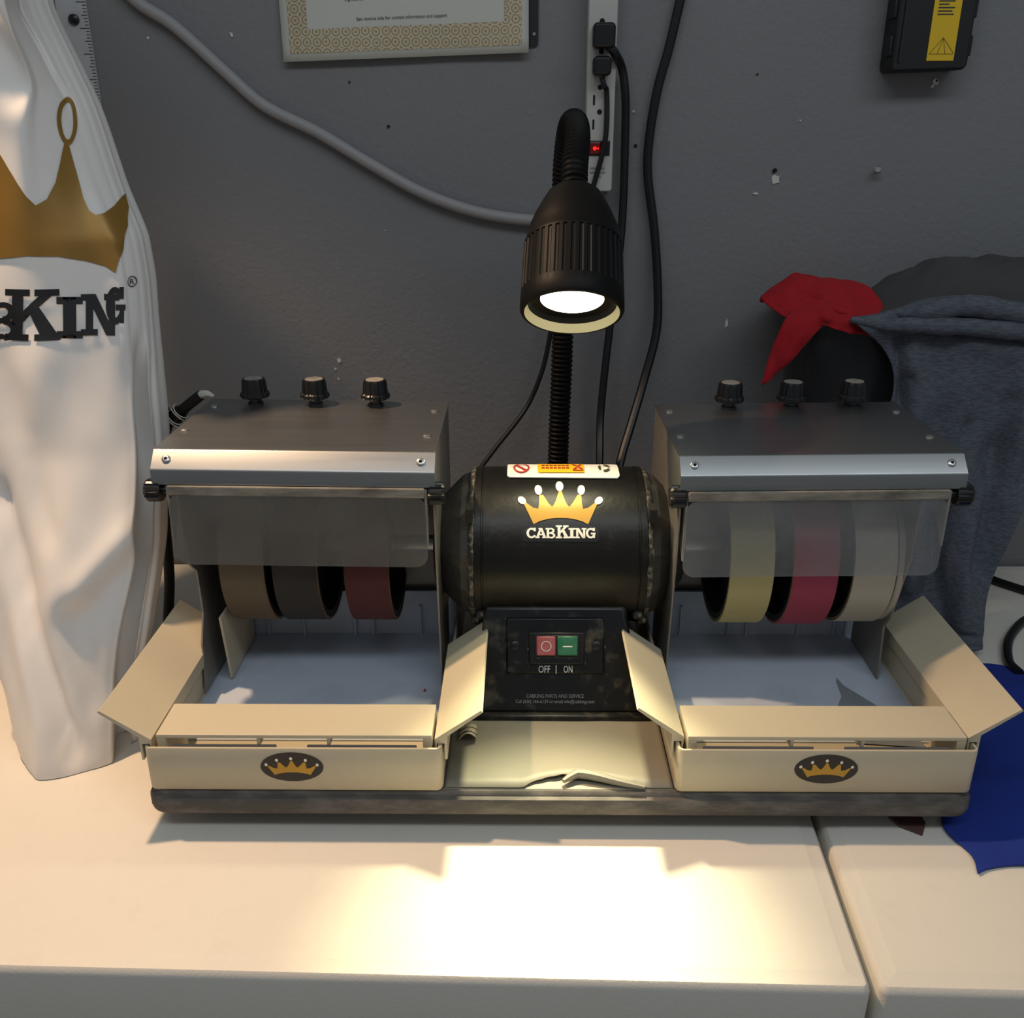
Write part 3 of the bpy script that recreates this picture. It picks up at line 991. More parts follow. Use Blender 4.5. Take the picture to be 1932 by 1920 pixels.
# ------------------------------------------------------------------ dust cover hanging at the left
def ip(x, xs, ys):
    if x <= xs[0]:
        return ys[0]
    for a, b, c, d_ in zip(xs, xs[1:], ys, ys[1:]):
        if x <= b:
            return c + (d_ - c) * (x - a) / (b - a)
    return ys[-1]


YB = ([-.035, .05, .15, .25, .4, .55, .8], [.085, .12, .16, .2, .24, .27, .30])
XR = ([-.035, .015, .071, .1225, .192, .252, .313, .41, .45, .496, .567, .607, .643, .666, .80], [-.4342, -.4306, -.421, -.4147, -.4123, -.4144, -.4164, -.4188, -.4233, -.4407, -.4592, -.4733, -.4873, -.4932, -.530])
XM = ([-.035, .035, .08, .134, .173, .242, .298, .358, .398, .43, .8], [-.4459, -.4433, -.437, -.4274, -.4211, -.4264, -.4309, -.433, -.431, -.428, -.52])


XL = ([-.04, .02, .10, .25, .40, .80], [-.551, -.568, -.597, -.632, -.668, -.655])


def smooth01(t):
    t = max(0.0, min(1.0, t))
    return t * t * (3 - 2 * t)


def bag_row(z):
    yb = ip(z, *YB)
    xr, xm, xl = ip(z, *XR), ip(z, *XM), ip(z, *XL)
    k = smooth01((.365 - z) / .08)                   # the side fold opens below the print
    up = smooth01((z - .20) / .18)                   # the upper part turns away to the right
    xm = min(xm, xr - .004)
    xm = xm * k + (xr - .012) * (1 - k)
    rx = -.505 + .012 * math.sin(z * 11)             # crest of the front
    rx = max(rx, xl + .045)
    fall = .006 + .026 * up
    mix = lambda a, b: a * k + b * (1 - k)
    pts = [(xl + .05, yb + .125), (xl + .012, yb + .100), (xl, yb + .065), (xl + .004, yb + .030), (xl + .022, yb + .006), ((xl + .022 + rx) / 2, yb - .006), (rx, yb - .014),
           (rx + (xm - rx) * .4, yb - .010 + fall * .30), (rx + (xm - rx) * .75, yb - .002 + fall * .7), (xm - .004, yb + mix(.004 + fall, .030)), (xm, yb + mix(.011 + fall, .036)),
           (xm + mix(-.008, .003), yb + mix(.036 + fall * .6, .040)), (xm + mix(-.014, .0055), yb + mix(.062, .044)),
           (mix(xm + (xr - xm) * .22, xm + (xr - xm) * .6), yb + mix(.066, .048)), (mix(xm + (xr - xm) * .62, xm + (xr - xm) * .8), yb + mix(.044, .052)), (xr - mix(.004, .001), yb + mix(.048, .058)), (xr, yb + mix(.058, .066)), (xr - .010, yb + .090), ((xl + xr) / 2, yb + .120), (xl + .05, yb + .127)]
    return [Vector((x, y, z)) for x, y in pts]


def segdist(x, z, a, b):
    ax, az = a
    bx, bz = b
    t = max(0, min(1, ((x - ax) * (bx - ax) + (z - az) * (bz - az)) / ((bx - ax) ** 2 + (bz - az) ** 2)))
    sd = ((bx - ax) * (z - az) - (bz - az) * (x - ax)) / math.hypot(bx - ax, bz - az)
    return math.hypot(x - ax - t * (bx - ax), z - az - t * (bz - az)), sd


def bag_fold(x, z):
    """pushes and pulls of the vinyl, towards the wall positive"""
    a = 0.0
    for p, q, amp, w in (((-.556, .215), (-.478, -.03), .017, .008), ((-.535, .70), (-.505, .585), .012, .012), ((-.520, .72), (-.480, .60), -.010, .012),
                         ((-.468, .128), (-.423, .172), -.012, .012), ((-.478, .10), (-.462, .02), .008, .012),
                         ((-.545, .34), (-.525, .27), .006, .012), ((-.555, .62), (-.585, .42), -.008, .016), ((-.500, .665), (-.535, .625), -.012, .012), ((-.52, .25), (-.50, .18), .005, .010)):
        d_, sd = segdist(x, z, p, q)
        a += amp * math.exp(-(d_ / w) ** 2) + amp * .5 * math.exp(-(d_ / (w * 2.6)) ** 2) * (1 if sd > 0 else -1) * smooth01(abs(sd) / w)
    return a


zs = [TZ + .0008, TZ + .006, -.020, .0] + [.0125 * i for i in range(1, 66)]
G = [cr(bag_row(z), 6) for z in zs]
bagpts = []
for i, row in enumerate(G):
    q = []
    for j, v in enumerate(row):
        z = v.z
        fade = smooth01((z - TZ) / .035) * .85 + .15
        prt = 1 - .6 * smooth01((z - .34) / .03) * smooth01((.60 - z) / .05)
        a = noise.noise((v.x * 8 + z * 3.0, z * 3.0, 1.3)) * .010 + noise.noise((v.x * 22 - z * 6, z * 6, 4.1)) * .005 + noise.noise((v.x * 45 + z * 18, z * 24, 9.1)) * .0012
        front = 1 if j < 11 * 6 else .45
        a += bag_fold(v.x, z) * front / max(.4, prt)
        v2 = v.copy()
        v2.y += a * fade * prt
        v2.x += .2 * a * fade * prt
        q.append(v2)
    bagpts.append(q)
bag = thing('dust_cover', (-.55, .16, TZ), 'white vinyl dust cover with a big gold crown, hanging at far left', 'cover')
bmb = MB().grid(bagpts)
bb = build('cover_cloth', bmb, 'vinyl', bag, smooth=180, subsurf=1)
bvh = BVHTree.FromPolygons([tuple(v) for v in bmb.v], bmb.f)


def onbag(off):
    def f(x, z):
        h = bvh.ray_cast(Vector((x, -.5, z)), Vector((0, 1, 0)))
        if h[0] is None:
            xr = ip(z, *XR)
            h = bvh.ray_cast(Vector((min(x, xr - .006), -.5, z)), Vector((0, 1, 0)))
        if h[0] is None:
            return (x, ip(z, *YB), z)
        n = h[1] if h[1].y < 0 else -h[1]
        p = h[0] + n * off
        return tuple(p)
    return f


cr_ = [(-0.4389, 0.4179), (-0.4334, 0.4395), (-0.4318, 0.4609), (-0.4340, 0.4773), (-0.4378, 0.4905), (-0.4390, 0.4871), (-0.4418, 0.4800), (-0.4471, 0.4739), (-0.4538, 0.4723), (-0.4587, 0.4765), (-0.4631, 0.4878), (-0.4675, 0.5096),
       (-0.4735, 0.5385), (-0.4760, 0.5385), (-0.4786, 0.5196), (-0.4817, 0.5031), (-0.4879, 0.4888), (-0.4957, 0.4835), (-0.5015, 0.4913), (-0.5107, 0.5102), (-0.5206, 0.5297), (-0.5300, 0.5503), (-0.5400, 0.5610), (-0.5400, 0.4365), (-0.5295, 0.4369),
       (-0.5054, 0.4389), (-0.4816, 0.4368), (-0.4625, 0.4312), (-0.4465, 0.4244)]
cxm = -.5400
cl_ = [(2 * cxm - x, z) for x, z in cr_][::-1]
build('crown_print', flat_mb([cr_, cl_], onbag(.0012), .005), 'golddull', bag, smooth=180, label='large gold crown print')
rings_ = []
for k in range(30):
    a, b = 2 * math.pi * k / 30, 2 * math.pi * (k + 1) / 30
    e = lambda t, w, h: (-.4748 + w * math.cos(t) - .06 * h * math.sin(t), .5582 + h * math.sin(t))
    rings_.append([e(a, .0058, .0217), e(b, .0058, .0217), e(b, .0034, .0170), e(a, .0034, .0170)])
build('crown_pearl_print', flat_mb(rings_, onbag(.0012), .01), 'golddull', bag, smooth=180)
LET = dict(C=((-.6420, .3590), (-.5929, .3598), (-.5878, .3986), (-.6385, .3965)), A=((-.5969, .3597), (-.5483, .3613), (-.5438, .3997), (-.5923, .3983)),
           B=((-.5521, .3628), (-.5170, .3633), (-.5144, .3973), (-.5484, .3972)), K=((-.5318, .3625), (-.4834, .3606), (-.4817, .4071), (-.5264, .4096)),
           I=((-.4877, .3626), (-.4656, .3596), (-.4646, .3978), (-.4866, .4002)), N=((-.4683, .3624), (-.4382, .3586), (-.4368, .3977), (-.4672, .4006)),
           G=((-.4493, .3702), (-.4332, .3686), (-.4321, .4042), (-.4479, .4056)))
bl = []
for ch, (p0, p1, p2, p3) in LET.items():
    for poly in GL[ch]:
        bl.append([tuple((1 - v) * ((1 - u) * p0[i] + u * p1[i]) + v * ((1 - u) * p3[i] + u * p2[i]) for i in (0, 1)) for u, v in poly])
build('word_print', flat_mb(bl, onbag(.0012), .005), 'blackprint', bag, smooth=180, label='black slab-serif word CABKING')
build('registered_print', flat_mb(ringpolys(-.4281, .4083, .0031, .0052, .16, 18), onbag(.0012), .01), 'blackprint', bag, smooth=180)
build('registered_print', text_mb('R', .0030, .0050, lambda u, v: onbag(.0012)(-.4296 + u, .4058 + v)), 'blackprint', bag, smooth=0)

# ------------------------------------------------------------------ things on the wall
rul = thing('steel_ruler', (-.569, WY - .001, .32), 'long steel ruler fixed upright to the wall behind the white cover', 'ruler')
build('ruler_blade', MB().box(-.590, -.5535, WY - .0022, WY, .32, .98), 'ruler', rul, smooth=0)
tk = MB()
for k in range(150):
    z = .44 + k * .0035
    w = .011 if k % 8 == 0 else (.007 if k % 4 == 0 else .0042)
    tk.box(-.5540 - w, -.5540, WY - .0026, WY - .0021, z, z + .0007)
build('tick_marks', tk, 'blackprint', rul, smooth=0)['kind'] = 'stuff'
build('ruler_screw', MB().lathe([(0, .0065), (.003, .006), (.005, .003)], (-.5705, WY - .0022, .6735), (0, -1, 0), 16), 'black', rul)


def onpaper(off):
    def f(x, z):
        t = max(0, (.72 - z) / .10)
        c = .0045 * t * t + .006 * max(0, t - .75) * (1 + .8 * math.sin((x + .3) * 20)) + .004 * t * max(0, (x + .12) / .1)
        return (x, WY - .0052 - c - off, z)
    return f


cert = thing('certificate', (-.176, WY, .62), 'cream certificate with lacy gold border pinned to the wall', 'certificate')
cg = []
for i in range(15):
    t = i / 14
    cg.append([onpaper(0)(-.3215 + (.2955 + .001 * t) * u / 24 - .002 * t, (.6265 + .0095 * u / 24) + (.855 - .63) * t) for u in range(25)])
build('paper_sheet', MB().grid(cg), 'paper', cert, smooth=60, solid=.0004)
zl = lambda x: .6265 + .0095 * (x + .3215) / .2955
bd = [[(x, zl(x) + .0085) if e else (x, zl(x) + .0345) for e in (1, 0)] for x in [-.3130 + .2785 * k / 24 for k in range(25)]]
mbd = MB().grid([[onpaper(.0008)(*p) for p in r] for r in bd])
for xa, xb in ((-.3130, -.2905), (-.0550, -.0345)):
    mbd.grid([[onpaper(.0008)(xa + (xb - xa) * i / 3, zl(xa) + .0345 + (.845 - .665) * j / 12) for j in range(13)] for i in range(4)])
mbd.grid([[onpaper(.0008)(-.2905 + .2355 * i / 10, .82 + .025 * j / 3) for j in range(4)] for i in range(11)])
build('gold_border', mbd, 'lace', cert, smooth=60)
build('printed_line', text_mb('See reverse side for contact information and support', .108, .0038, lambda u, v: onpaper(.0009)(-.2310 + u, .6710 + v + u * .035)), 'darkink', cert, smooth=0)
build('printed_line', text_mb('Signature', .0215, .0042, lambda u, v: onpaper(.0009)(-.2440 + u, .6925 + v)), 'darkink', cert, smooth=0)

bk = thing('black_hanger', (-.022, WY, .644), 'narrow black metal strip sticking out beside the certificate', 'bracket')
build('hanger_bar', MB().prism(polyround(rect(-.046, -.0145, .6435, .80), .004, 4), 'y', WY - .0035, WY), 'case', bk, smooth=30)
build('hanger_rivet', MB().lathe([(0, .0022), (.001, .0018)], (-.0195, WY - .0035, .6565), (0, -1, 0), 10), 'rivet', bk)

# power strip
ps = thing('power_strip', (.0605, WY, .479), 'white power strip with glowing red switch mounted upright on the wall', 'power strip')
SF = WY - .030
build('strip_body', MB().prism(polyround(rect(.0435, .0775, .479, .86), .004, 4), 'y', SF, WY), 'strip', ps, bevel=.0015, smooth=30)
for z in (.7000, .6535, .6215, .5830, .5560):
    for q in ((-.0065, .0), (.0075, .0)):
        build('outlet_slot', MB().box(.0590 + q[0] - .0012, .0590 + q[0] + .0012, SF - .0004, SF + .001, z - .0055, z + .0055), 'hole', ps, smooth=0)
    build('ground_hole', MB().lathe([(0, .0030), (.0012, .0030)], (.0595, SF - .0005, z + .0140), (0, 1, 0), 12), 'hole', ps)
build('switch_bezel', MB().box(.0470, .0735, SF - .0015, SF + .001, .5205, .5380), 'black', ps, smooth=0, bevel=.001)
build('rocker', MB().box(.0485, .0620, SF - .0040, SF - .001, .5225, .5360), 'redrocker', ps, smooth=0, bevel=.001)
build('pilot_light', MB().lathe([(0, .0022), (.0006, .0018)], (.0548, SF - .0040, .5290), (0, -1, 0), 12), 'led', ps)
build('pilot_light', MB().lathe([(0, .0011), (.0006, .0009)], (.0588, SF - .0040, .5290), (0, -1, 0), 12), 'led', ps)
for k, w in enumerate((.018, .019, .009)):
    build('strip_text_line', MB().box(.0590 - w / 2, .0590 + w / 2, SF - .0004, SF + .0002, .5050 - k * .0048, .5072 - k * .0048), 'silver', ps, smooth=0)
wc = cr([(.0605, .560, .4800), (.060, .556, .462), (.052, .560, .450), (.030, .566, .4440), (-.0234, .5685, .4434), (-.091, .5690, .4532), (-.1578, .569, .4757), (-.223, .569, .5105), (-.2866, .569, .5476), (-.3494, .569, .5779),
         (-.391, .569, .6135), (-.4485, .569, .6654), (-.4918, .569, .6935), (-.520, .569, .730), (-.530, .569, .78), (-.530, .569, .90)], 7)
build('strip_cable', MB().tube(wc, .0072, 12), 'cordwhite', ps, label='thick white cable sagging across the wall')


def plug(loc, w, h, path, r, label, group=None):
    p = thing('power_plug', loc, label, 'plug')
    x, y, z = loc
    build('plug_body', MB().prism(polyround(rect(x - w / 2, x + w / 2, z - h / 2, z + h / 2), .005, 4), 'y', y - .022, y), 'black', p, bevel=.003, smooth=35)
    build('plug_cord', MB().tube(cr(path, 8), r, 10), 'cord', p)
    return p


plug((.0610, SF, .6510), .0260, .0270, [(.068, SF - .014, .640), (.075, SF - .012, .632), (.0850, SF + .006, .6180), (.0905, .556, .590), (.0930, .562, .5468), (.0940, .564, .4529), (.0895, .555, .3871), (.0790, .54, .2902), (.071, .52, .2025), (.0690, .49, .150), (.066, .46, .10), (.062, .43, .06), (.055, .385, .04)], .0052,
     'upper, larger black plug in the power strip with thick cord')
plug((.0596, SF, .6190), .0215, .0210, [(.0600, SF - .012, .6080), (.0632, SF - .012, .598), (.0670, SF - .006, .5889), (.0670, SF - .008, .5408), (.0560, SF - .004, .4912), (.035, .55, .42), (.012, .555, .35), (.0023, .555, .2902), (-.0080, .55, .2469), (-.0285, .54, .2024), (-.0700, .51, .155), (-.0960, .48, .128), (-.115, .44, .115), (-.10, .40, .06), (-.05, .41, .01)], .0033,
     'lower, smaller black plug in the power strip with thin cord')
c3 = cr([(.175, .568, .80), (.162, .568, .74), (.152, .568, .6915), (.1419, .568, .641), (.1306, .568, .5946), (.1237, .568, .5407), (.124, .568, .4974), (.1350, .565, .4334), (.1430, .56, .36), (.1430, .55, .3044), (.1275, .53, .2450), (.1100, .50, .1950), (.0950, .47, .1560), (.085, .43, .12), (.08, .36, .09)], 8)
tag(build('black_cable', MB().tube(c3, .0058, 10), 'cord'), 'glossy black cable hanging down the wall right of the power strip', 'cable')

# black case with the yellow label
cs = thing('black_case', (.442, WY, .612), 'black plastic case with yellow label hung high on the wall', 'case')
CF = WY - .040
build('case_body', MB().prism([(.3985, .6165), (.4025, .6120), (.4840, .6145), (.4880, .6190), (.4880, .84), (.3985, .84)], 'y', CF, WY), 'case', cs, bevel=.003, smooth=35)
for x in (.3985, .4880):
    for z in (.640, .680, .720):
        build('case_latch', MB().box(x - .0035, x + .0035, CF + .004, CF + .026, z - .011, z + .011), 'case', cs, bevel=.0015, smooth=35)
build('case_rail', MB().box(.4060, .4085, CF - .0020, CF, .622, .83), 'rubber', cs, smooth=0)
cl = build('case_label', MB().prism([(.4385, .6240), (.4700, .6240), (.4700, .83), (.4385, .83)], 'y', CF - .0008, CF), 'yellow', cs, smooth=0, label='bright yellow label strip')
onc = lambda x, z: (x, CF - .0011, z)
for k in range(7):
    z = .6715 + k * .0034
    build('label_text_line', flat_mb([R(.4435, .4435 + (.0185, .0165, .019, .012, .0185, .017, .015)[k], z, z + .0014)], onc), 'darkink', cl, smooth=0)
tri = []
for a, b in (((.4405, .631), (.4545, .6480)), ((.4545, .6480), (.4685, .6320)), ((.4405, .6310), (.4685, .6310)), ((.4500, .631), (.4545, .648)), ((.4590, .631), (.4545, .648))):
    dx, dz = b[0] - a[0], b[1] - a[1]
    l_ = math.hypot(dx, dz)
    nx, nz = -dz / l_ * .00025, dx / l_ * .00025
    tri.append([(a[0] - nx, a[1] - nz), (b[0] - nx, b[1] - nz), (b[0] + nx, b[1] + nz), (a[0] + nx, a[1] + nz)])
build('label_diagram', flat_mb(tri, onc), 'darkink', cl, smooth=0)

# ------------------------------------------------------------------ hose end behind the left hood
hs = thing('water_hose', (-.455, .33, TZ), 'black water hose with taped joint and white tip behind the left hood', 'hose')
build('hose_tube', MB().tube(cr([(-.405, .372, .266), (-.422, .372, .2535), (-.4387, .372, .2390), (-.452, .370, .2200), (-.462, .362, .15), (-.462, .345, .05), (-.462, .318, -.008), (-.452, .30, -.0245), (-.42, .30, -.0275), (-.39, .33, -.0275)], 6), .0062, 12), 'rubber', hs)
build('tape_joint', MB().tube([(-.4290, .372, .2480), (-.4330, .372, .2445), (-.4370, .372, .2405), (-.4410, .372, .2370), (-.4440, .371, .2335)], .0095, 14, rfun=lambda i: (.0075, .0095, .0088, .0100, .008)[i]), 'black', hs, smooth=60)
for k in range(4):
    t = k / 3
    c = Vector((-.4300, .372, .2475)).lerp(Vector((-.4425, .372, .2355)), t)
    build('tape_stripe', MB().lathe([(-.0006, .0097), (.0002, .0105), (.0010, .0097)], c, (-.72, -.18 * (1 if k % 2 else -1), -.66), 18, False, False), 'whiteprint', hs)
build('valve_knob', MB().lathe([(0, .0125), (.002, .0135), (.016, .0135), (.018, .012)], (-.4455, .368, .2405), (-1, 0, .1), 32, rf=kflute(10, .1)), 'black', hs, smooth=30)
build('nozzle_tip', MB().tube([(-.4065, .372, .2648), (-.402, .372, .2672), (-.396, .371, .2680), (-.389, .370, .2655)], .004, 10, rfun=lambda i: (.0048, .0052, .004, .0018)[i]), 'chip', hs)


# ------------------------------------------------------------------ cloths and bin at the right
def drape(rows, ku, kv, amp=.003, fr=25, seed=0.0, dirv=(0, 1, .3)):
    g = crgrid(rows, ku, kv)
    d = Vector(dirv)
    for r in g:
        for j, v in enumerate(r):
            a = noise.noise((v.x * fr + seed, v.y * fr, v.z * fr)) * amp + noise.noise((v.x * fr * 2.7, v.y * fr * 2.2 + seed, v.z * fr * 1.5)) * amp * .45
            r[j] = v + d * a
    return g


bn = thing('storage_bin', (.455, .50, TZ), 'smoky plastic bin of rags half hidden under the grey shirt', 'bin')
bo = rect(.312, .60, .445, .566)
build('bin_shell', slab(bo, .02, [(.02, TZ), (.012, TZ + .002), (0, .325), (-.006, .327), (-.006, .333), (.003, .333), (.004, .325), (.014, TZ + .006)], 6), 'bin', bn, smooth=40)
rg = MB()
rg.lathe([(0, .03), (.05, .048), (.13, .052), (.19, .04), (.22, .01)], (.388, .503, TZ + .0065), (0, 0, 1), 20, True, True, lambda h, r, a: r * (1 + .18 * math.sin(3 * a + h * 40)))
tag(build('red_rag', rg, 'redcloth', subsurf=1, smooth=180), 'dark red rag bunched inside the smoky bin', 'rag')
rg = MB()
rg.lathe([(0, .016), (.05, .022), (.15, .024), (.20, .008)], (.340, .500, TZ + .0065), (0, 0, 1), 16, True, True, lambda h, r, a: r * (1 + .15 * math.sin(3 * a + h * 50)))
tag(build('blue_rag', rg, 'blue', subsurf=1, smooth=180), 'small blue rag inside the smoky bin beside the dark red one', 'rag')

# red cloth over the bin corner
mbr = MB()
mbr.grid(drape([[(.290, .560, .345), (.320, .562, .368), (.360, .562, .366), (.398, .560, .350)],
                [(.262, .500, .3535), (.297, .505, .3800), (.337, .505, .3770), (.392, .505, .3680)],
                [(.268, .470, .3500), (.298, .470, .3620), (.338, .470, .3640), (.404, .472, .3520)],
                [(.285, .448, .3440), (.310, .440, .3480), (.345, .436, .3440), (.392, .440, .3370)],
                [(.300, .436, .3360), (.322, .432, .3350), (.352, .430, .3270), (.382, .432, .3180)]], 9, 9, .007, 28, 2.0, (0, .4, 1)))
mbr.grid(drape([[(.288, .455, .3500), (.318, .444, .3520), (.345, .438, .3440)],
                [(.276, .440, .3350), (.300, .432, .3400), (.322, .434, .3330)],
                [(.266, .436, .3080), (.284, .428, .3120), (.304, .434, .3110)],
                [(.259, .432, .2820), (.274, .426, .2880), (.292, .432, .2960)],
                [(.256, .430, .2620), (.264, .428, .2690), (.274, .432, .2780)]], 6, 5, .003, 40, 5.0, (0, 1, 0)))
for v in mbr.v:
    for p, q, amp, w in (((.335, .385), (.325, .345), -.008, .006), ((.385, .375), (.372, .335), .006, .006), ((.30, .365), (.345, .352), .007, .005), ((.29, .33), (.27, .275), .004, .004), ((.36, .36), (.35, .325), -.006, .006)):
        d_, _s = segdist(v.x, v.z, p, q)
        v.y += amp * math.exp(-(d_ / w) ** 2)
rf_ = cr([(.262, .498, .3535), (.285, .478, .3600), (.308, .466, .3560), (.328, .452, .3530), (.350, .442, .3480), (.372, .440, .3400)], 8)
mbr.tube(rf_, .004, 10, rfun=lambda k: .0012 + .0042 * math.sin(math.pi * min(1, (k + 3) / 44)) + .001 * noise.noise((k * .3, 1, 1)))
tag(build('red_cloth', mbr, 'redcloth', smooth=180, solid=.0025, subsurf=1), 'bright red cloth draped over the bin corner, one tail hanging', 'cloth')

# charcoal cloth
gd = drape([[(.40, .570, .34), (.44, .570, .365), (.50, .570, .385), (.58, .570, .388), (.72, .570, .388)],
            [(.385, .520, .342), (.428, .520, .378), (.487, .520, .400), (.572, .520, .4010), (.73, .520, .399)],
            [(.372, .470, .334), (.425, .465, .362), (.487, .465, .392), (.572, .465, .3920), (.73, .465, .390)],
            [(.378, .448, .326), (.430, .436, .345), (.490, .436, .362), (.575, .436, .360), (.73, .436, .36)],
            [(.395, .444, .310), (.440, .437, .320), (.495, .437, .330), (.575, .437, .330), (.73, .437, .33)]], 8, 9, .012, 20, 7.0, (0, .3, 1))
tag(build('charcoal_cloth', MB().grid(gd), 'darkcloth', smooth=180, solid=.003, subsurf=1), 'charcoal cloth heaped on the bin behind the grey shirt', 'cloth')

# heather grey shirt hanging to the table
sr = [[(.385, .455, .335), (.43, .455, .352), (.48, .455, .362), (.54, .455, .352), (.62, .455, .346), (.70, .455, .346)],
      [(.352, .428, .3445), (.41, .425, .3560), (.475, .425, .3680), (.545, .425, .352), (.62, .425, .345), (.70, .425, .343)],
      [(.362, .419, .3345), (.415, .414, .3330), (.475, .412, .3380), (.545, .413, .330), (.62, .413, .325), (.70, .413, .32)],
      [(.392, .420, .310), (.425, .416, .305), (.475, .412, .30), (.545, .412, .30), (.61, .412, .29), (.68, .414, .29)],
      [(.410, .418, .275), (.435, .412, .265), (.475, .408, .26), (.54, .406, .25), (.59, .408, .24), (.64, .412, .24)],
      [(.406, .412, .230), (.435, .404, .215), (.475, .400, .20), (.53, .396, .19), (.575, .398, .18), (.605, .404, .18)],
      [(.405, .400, .150), (.435, .390, .135), (.475, .386, .12), (.52, .382, .11), (.550, .384, .105), (.572, .388, .11)],
      [(.412, .380, .060), (.440, .370, .050), (.475, .366, .04), (.51, .362, .035), (.535, .362, .035), (.553, .366, .045)],
      [(.425, .355, .000), (.448, .345, -.010), (.475, .340, -.016), (.50, .334, -.020), (.515, .332, -.020), (.530, .336, -.014)],
      [(.430, .330, -.026), (.450, .318, -.029), (.475, .312, -.030), (.495, .308, -.030), (.508, .304, -.030), (.520, .310, -.029)]]
gs = drape(sr, 9, 10, .010, 16, 11.0, (0, 1, .1))
for r in gs:
    for j, v in enumerate(r):
        if v.z > -.02 and v.z < .33:
            r[j] = v + Vector((0, .006 * math.sin(v.x * 95 + v.z * 8) * min(1, (.33 - v.z) / .1), 0))
        for p, q, amp, w in (((.408, .325), (.425, .225), .010, .006), ((.425, .275), (.405, .20), .008, .007), ((.50, .22), (.47, .02), .010, .010), ((.46, .16), (.44, .03), -.010, .010), ((.55, .25), (.52, .05), .010, .010),
                             ((.53, .14), (.50, -.01), -.009, .009), ((.62, .30), (.57, .15), .010, .012), ((.475, .10), (.49, -.02), .008, .007), ((.44, .335), (.58, .318), .008, .006), ((.47, .362), (.56, .345), -.006, .008)):
            d_, _s = segdist(v.x, v.z, p, q)
            r[j].y += amp * math.exp(-(d_ / w) ** 2)
        if r[j].z < TZ + .003:
            r[j].z = TZ + .003
roll = cr([(.350, .4215, .3440), (.380, .4130, .3400), (.425, .4060, .3400), (.475, .4040, .3390), (.530, .4040, .3340), (.590, .4050, .3300), (.650, .4060, .3280), (.72, .4080, .3270)], 10)
mgs = MB().grid(gs)
mgs.tube(roll, .008, 12, rfun=lambda k: .0030 + .0065 * smooth01(k / 24) + .0022 * noise.noise((k * .22, 3, 1)))
roll2 = cr([(.395, .424, .3500), (.430, .412, .3545), (.475, .409, .3620), (.520, .411, .3560), (.575, .412, .3460), (.62, .410, .3480), (.70, .410, .3440)], 10)
mgs.tube(roll2, .009, 12, rfun=lambda k: .004 + .008 * smooth01(k / 15) + .003 * noise.noise((k * .25, 8, 4)))
tag(build('grey_shirt', mgs, 'shirt', smooth=180, solid=.0025, subsurf=1), 'heather grey jersey shirt hanging from the bin down to the table', 'shirt')

# blue cloth on the table
br = [[(.508, .284), (.522, .283), (.536, .276), (.548, .258), (.62, .248), (.70, .25)],
      [(.470, .215), (.500, .215), (.530, .212), (.560, .205), (.62, .195), (.70, .20)],
      [(.420, .135), (.450, .135), (.490, .13), (.540, .13), (.61, .12), (.70, .12)],
      [(.378, .060), (.405, .062), (.450, .06), (.52, .05), (.60, .04), (.70, .05)],
      [(.347, .006), (.375, .012), (.430, .005), (.50, -.0), (.60, -.01), (.70, .0)],
      [(.356, -.033), (.374, -.028), (.415, -.030), (.49, -.035), (.59, -.04), (.69, -.03)],
      [(.3515, -.056), (.366, -.049), (.398, -.0455), (.48, -.052), (.58, -.06), (.68, -.05)]]
tp = lambda x, y: ((x + .0345) * 1.0086 - .0345, (y + .6765) * 1.0086 - .6765)
br = [[tp(x, y) + (TZ + .0035,) for x, y in r] for r in br]
gbl = crgrid(br, 7, 7)
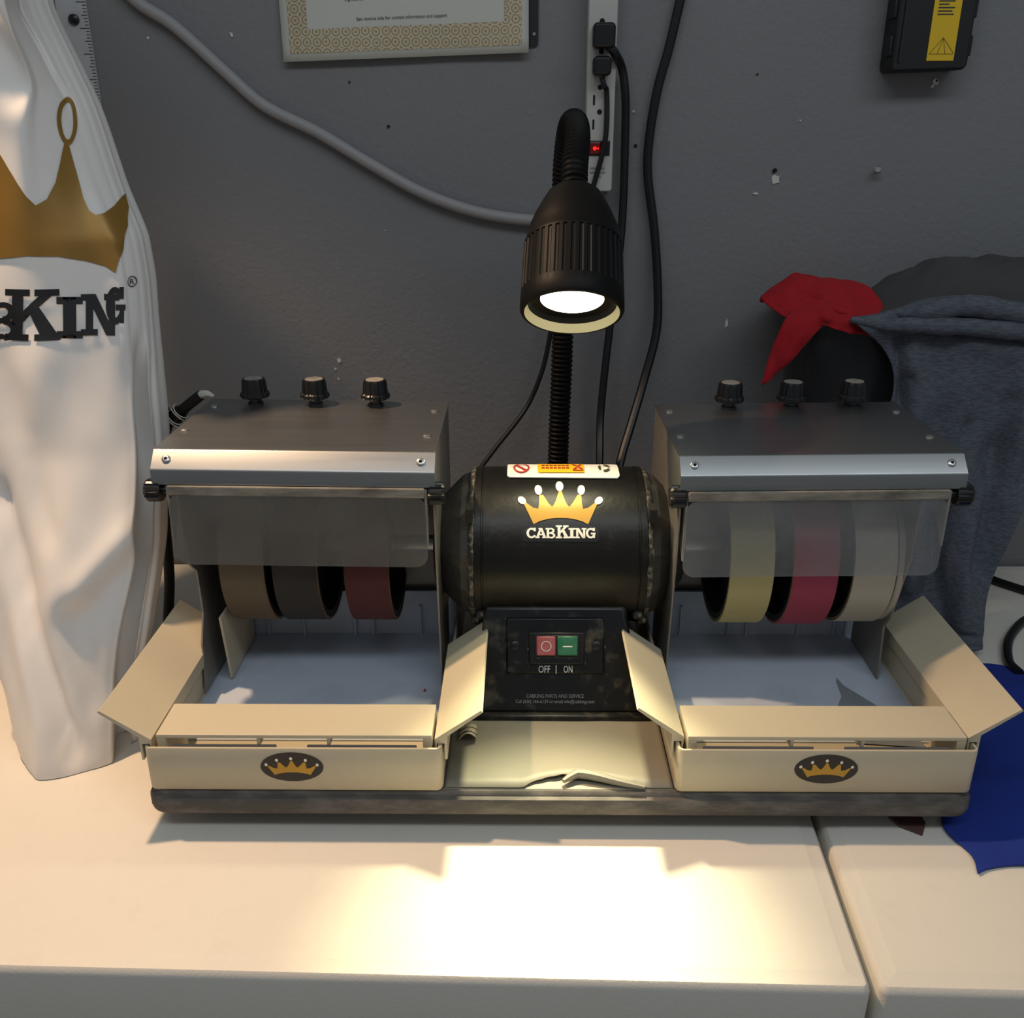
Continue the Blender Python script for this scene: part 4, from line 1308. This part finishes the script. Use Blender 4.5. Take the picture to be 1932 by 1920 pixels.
for r in gbl:
    for j, v in enumerate(r):
        e = max(0, min(1, (v.x - .385) / .05)) * max(0, min(1, (v.y + .05) / .06)) * max(0, min(1, (.28 - v.y) / .06))
        a = .5 + .5 * noise.noise((v.x * 14, v.y * 14, 2)) + .35 * noise.noise((v.x * 34, v.y * 30, 8))
        r[j] = v + Vector((0, 0, max(0, a) * .016 * e))
tag(build('blue_cloth', MB().grid(gbl), 'blue', smooth=180, solid=.002, subsurf=1, offset=1), 'royal blue cloth lying rumpled on the right-hand table', 'cloth')

lt = MB().prism([tp(*q) for q in [(.2985, .030), (.332, .032), (.3330, .0075), (.3290, .0000), (.3245, -.0075), (.3175, -.0025), (.3080, .004)]], 'z', TZ + .0006, TZ + .0030)
tag(build('leather_scrap', lt, 'leather', smooth=0), 'small brown leather scrap poking out under the machine base', 'scrap')

ct = cr([(.60, .548, TZ + .006), (.634, .5015, TZ + .006), (.66, .472, TZ + .006), (.685, .44, TZ + .006), (.675, .415, TZ + .006), (.640, .402, TZ + .006), (.6107, .389, TZ + .006), (.5694, .3415, TZ + .006), (.5450, .291, TZ + .006), (.5430, .262, TZ + .0075)], 8)
tag(build('table_cord', MB().tube(ct, .0055, 10), 'cord'), 'black cord curled on the table beside the hanging shirt', 'cord')

# small leavings
chip = MB().lathe([(0, .0012), (.0006, .0021), (.0014, .0010)], (-.1345, .158, .0063), (0, 0, 1), 7, rf=lambda h, r, a: r * (1 + .5 * math.sin(2 * a)))
tag(build('stone_chip', chip, 'redprint', smooth=0), 'tiny dark red stone chip on the floor of the left drip tray', 'chip')
sg_ = []
for i in range(9):
    t = i / 8
    x = -.094 + .017 * t
    sg_.append([(x, .070 + .026 * v / 5 + .004 * t, .0022 + .012 * math.sin(math.pi * (.15 + .7 * t)) * (1 - .55 * v / 5)) for v in range(6)])
ls = thing('curled_label', (-.085, .083, .0022), 'small curled paper label on the base beside the motor stand', 'label')
build('label_sheet', MB().grid(sg_), 'cream', ls, smooth=60, solid=.0004)
build('label_stripe', MB().tube([Vector(r[1]) + Vector((0, 0, .0004)) for r in sg_], .0005, 6), 'blackprint', ls)
build('label_stripe', MB().tube([Vector(r[3]) + Vector((0, 0, .0004)) for r in sg_], .0005, 6), 'blackprint', ls)
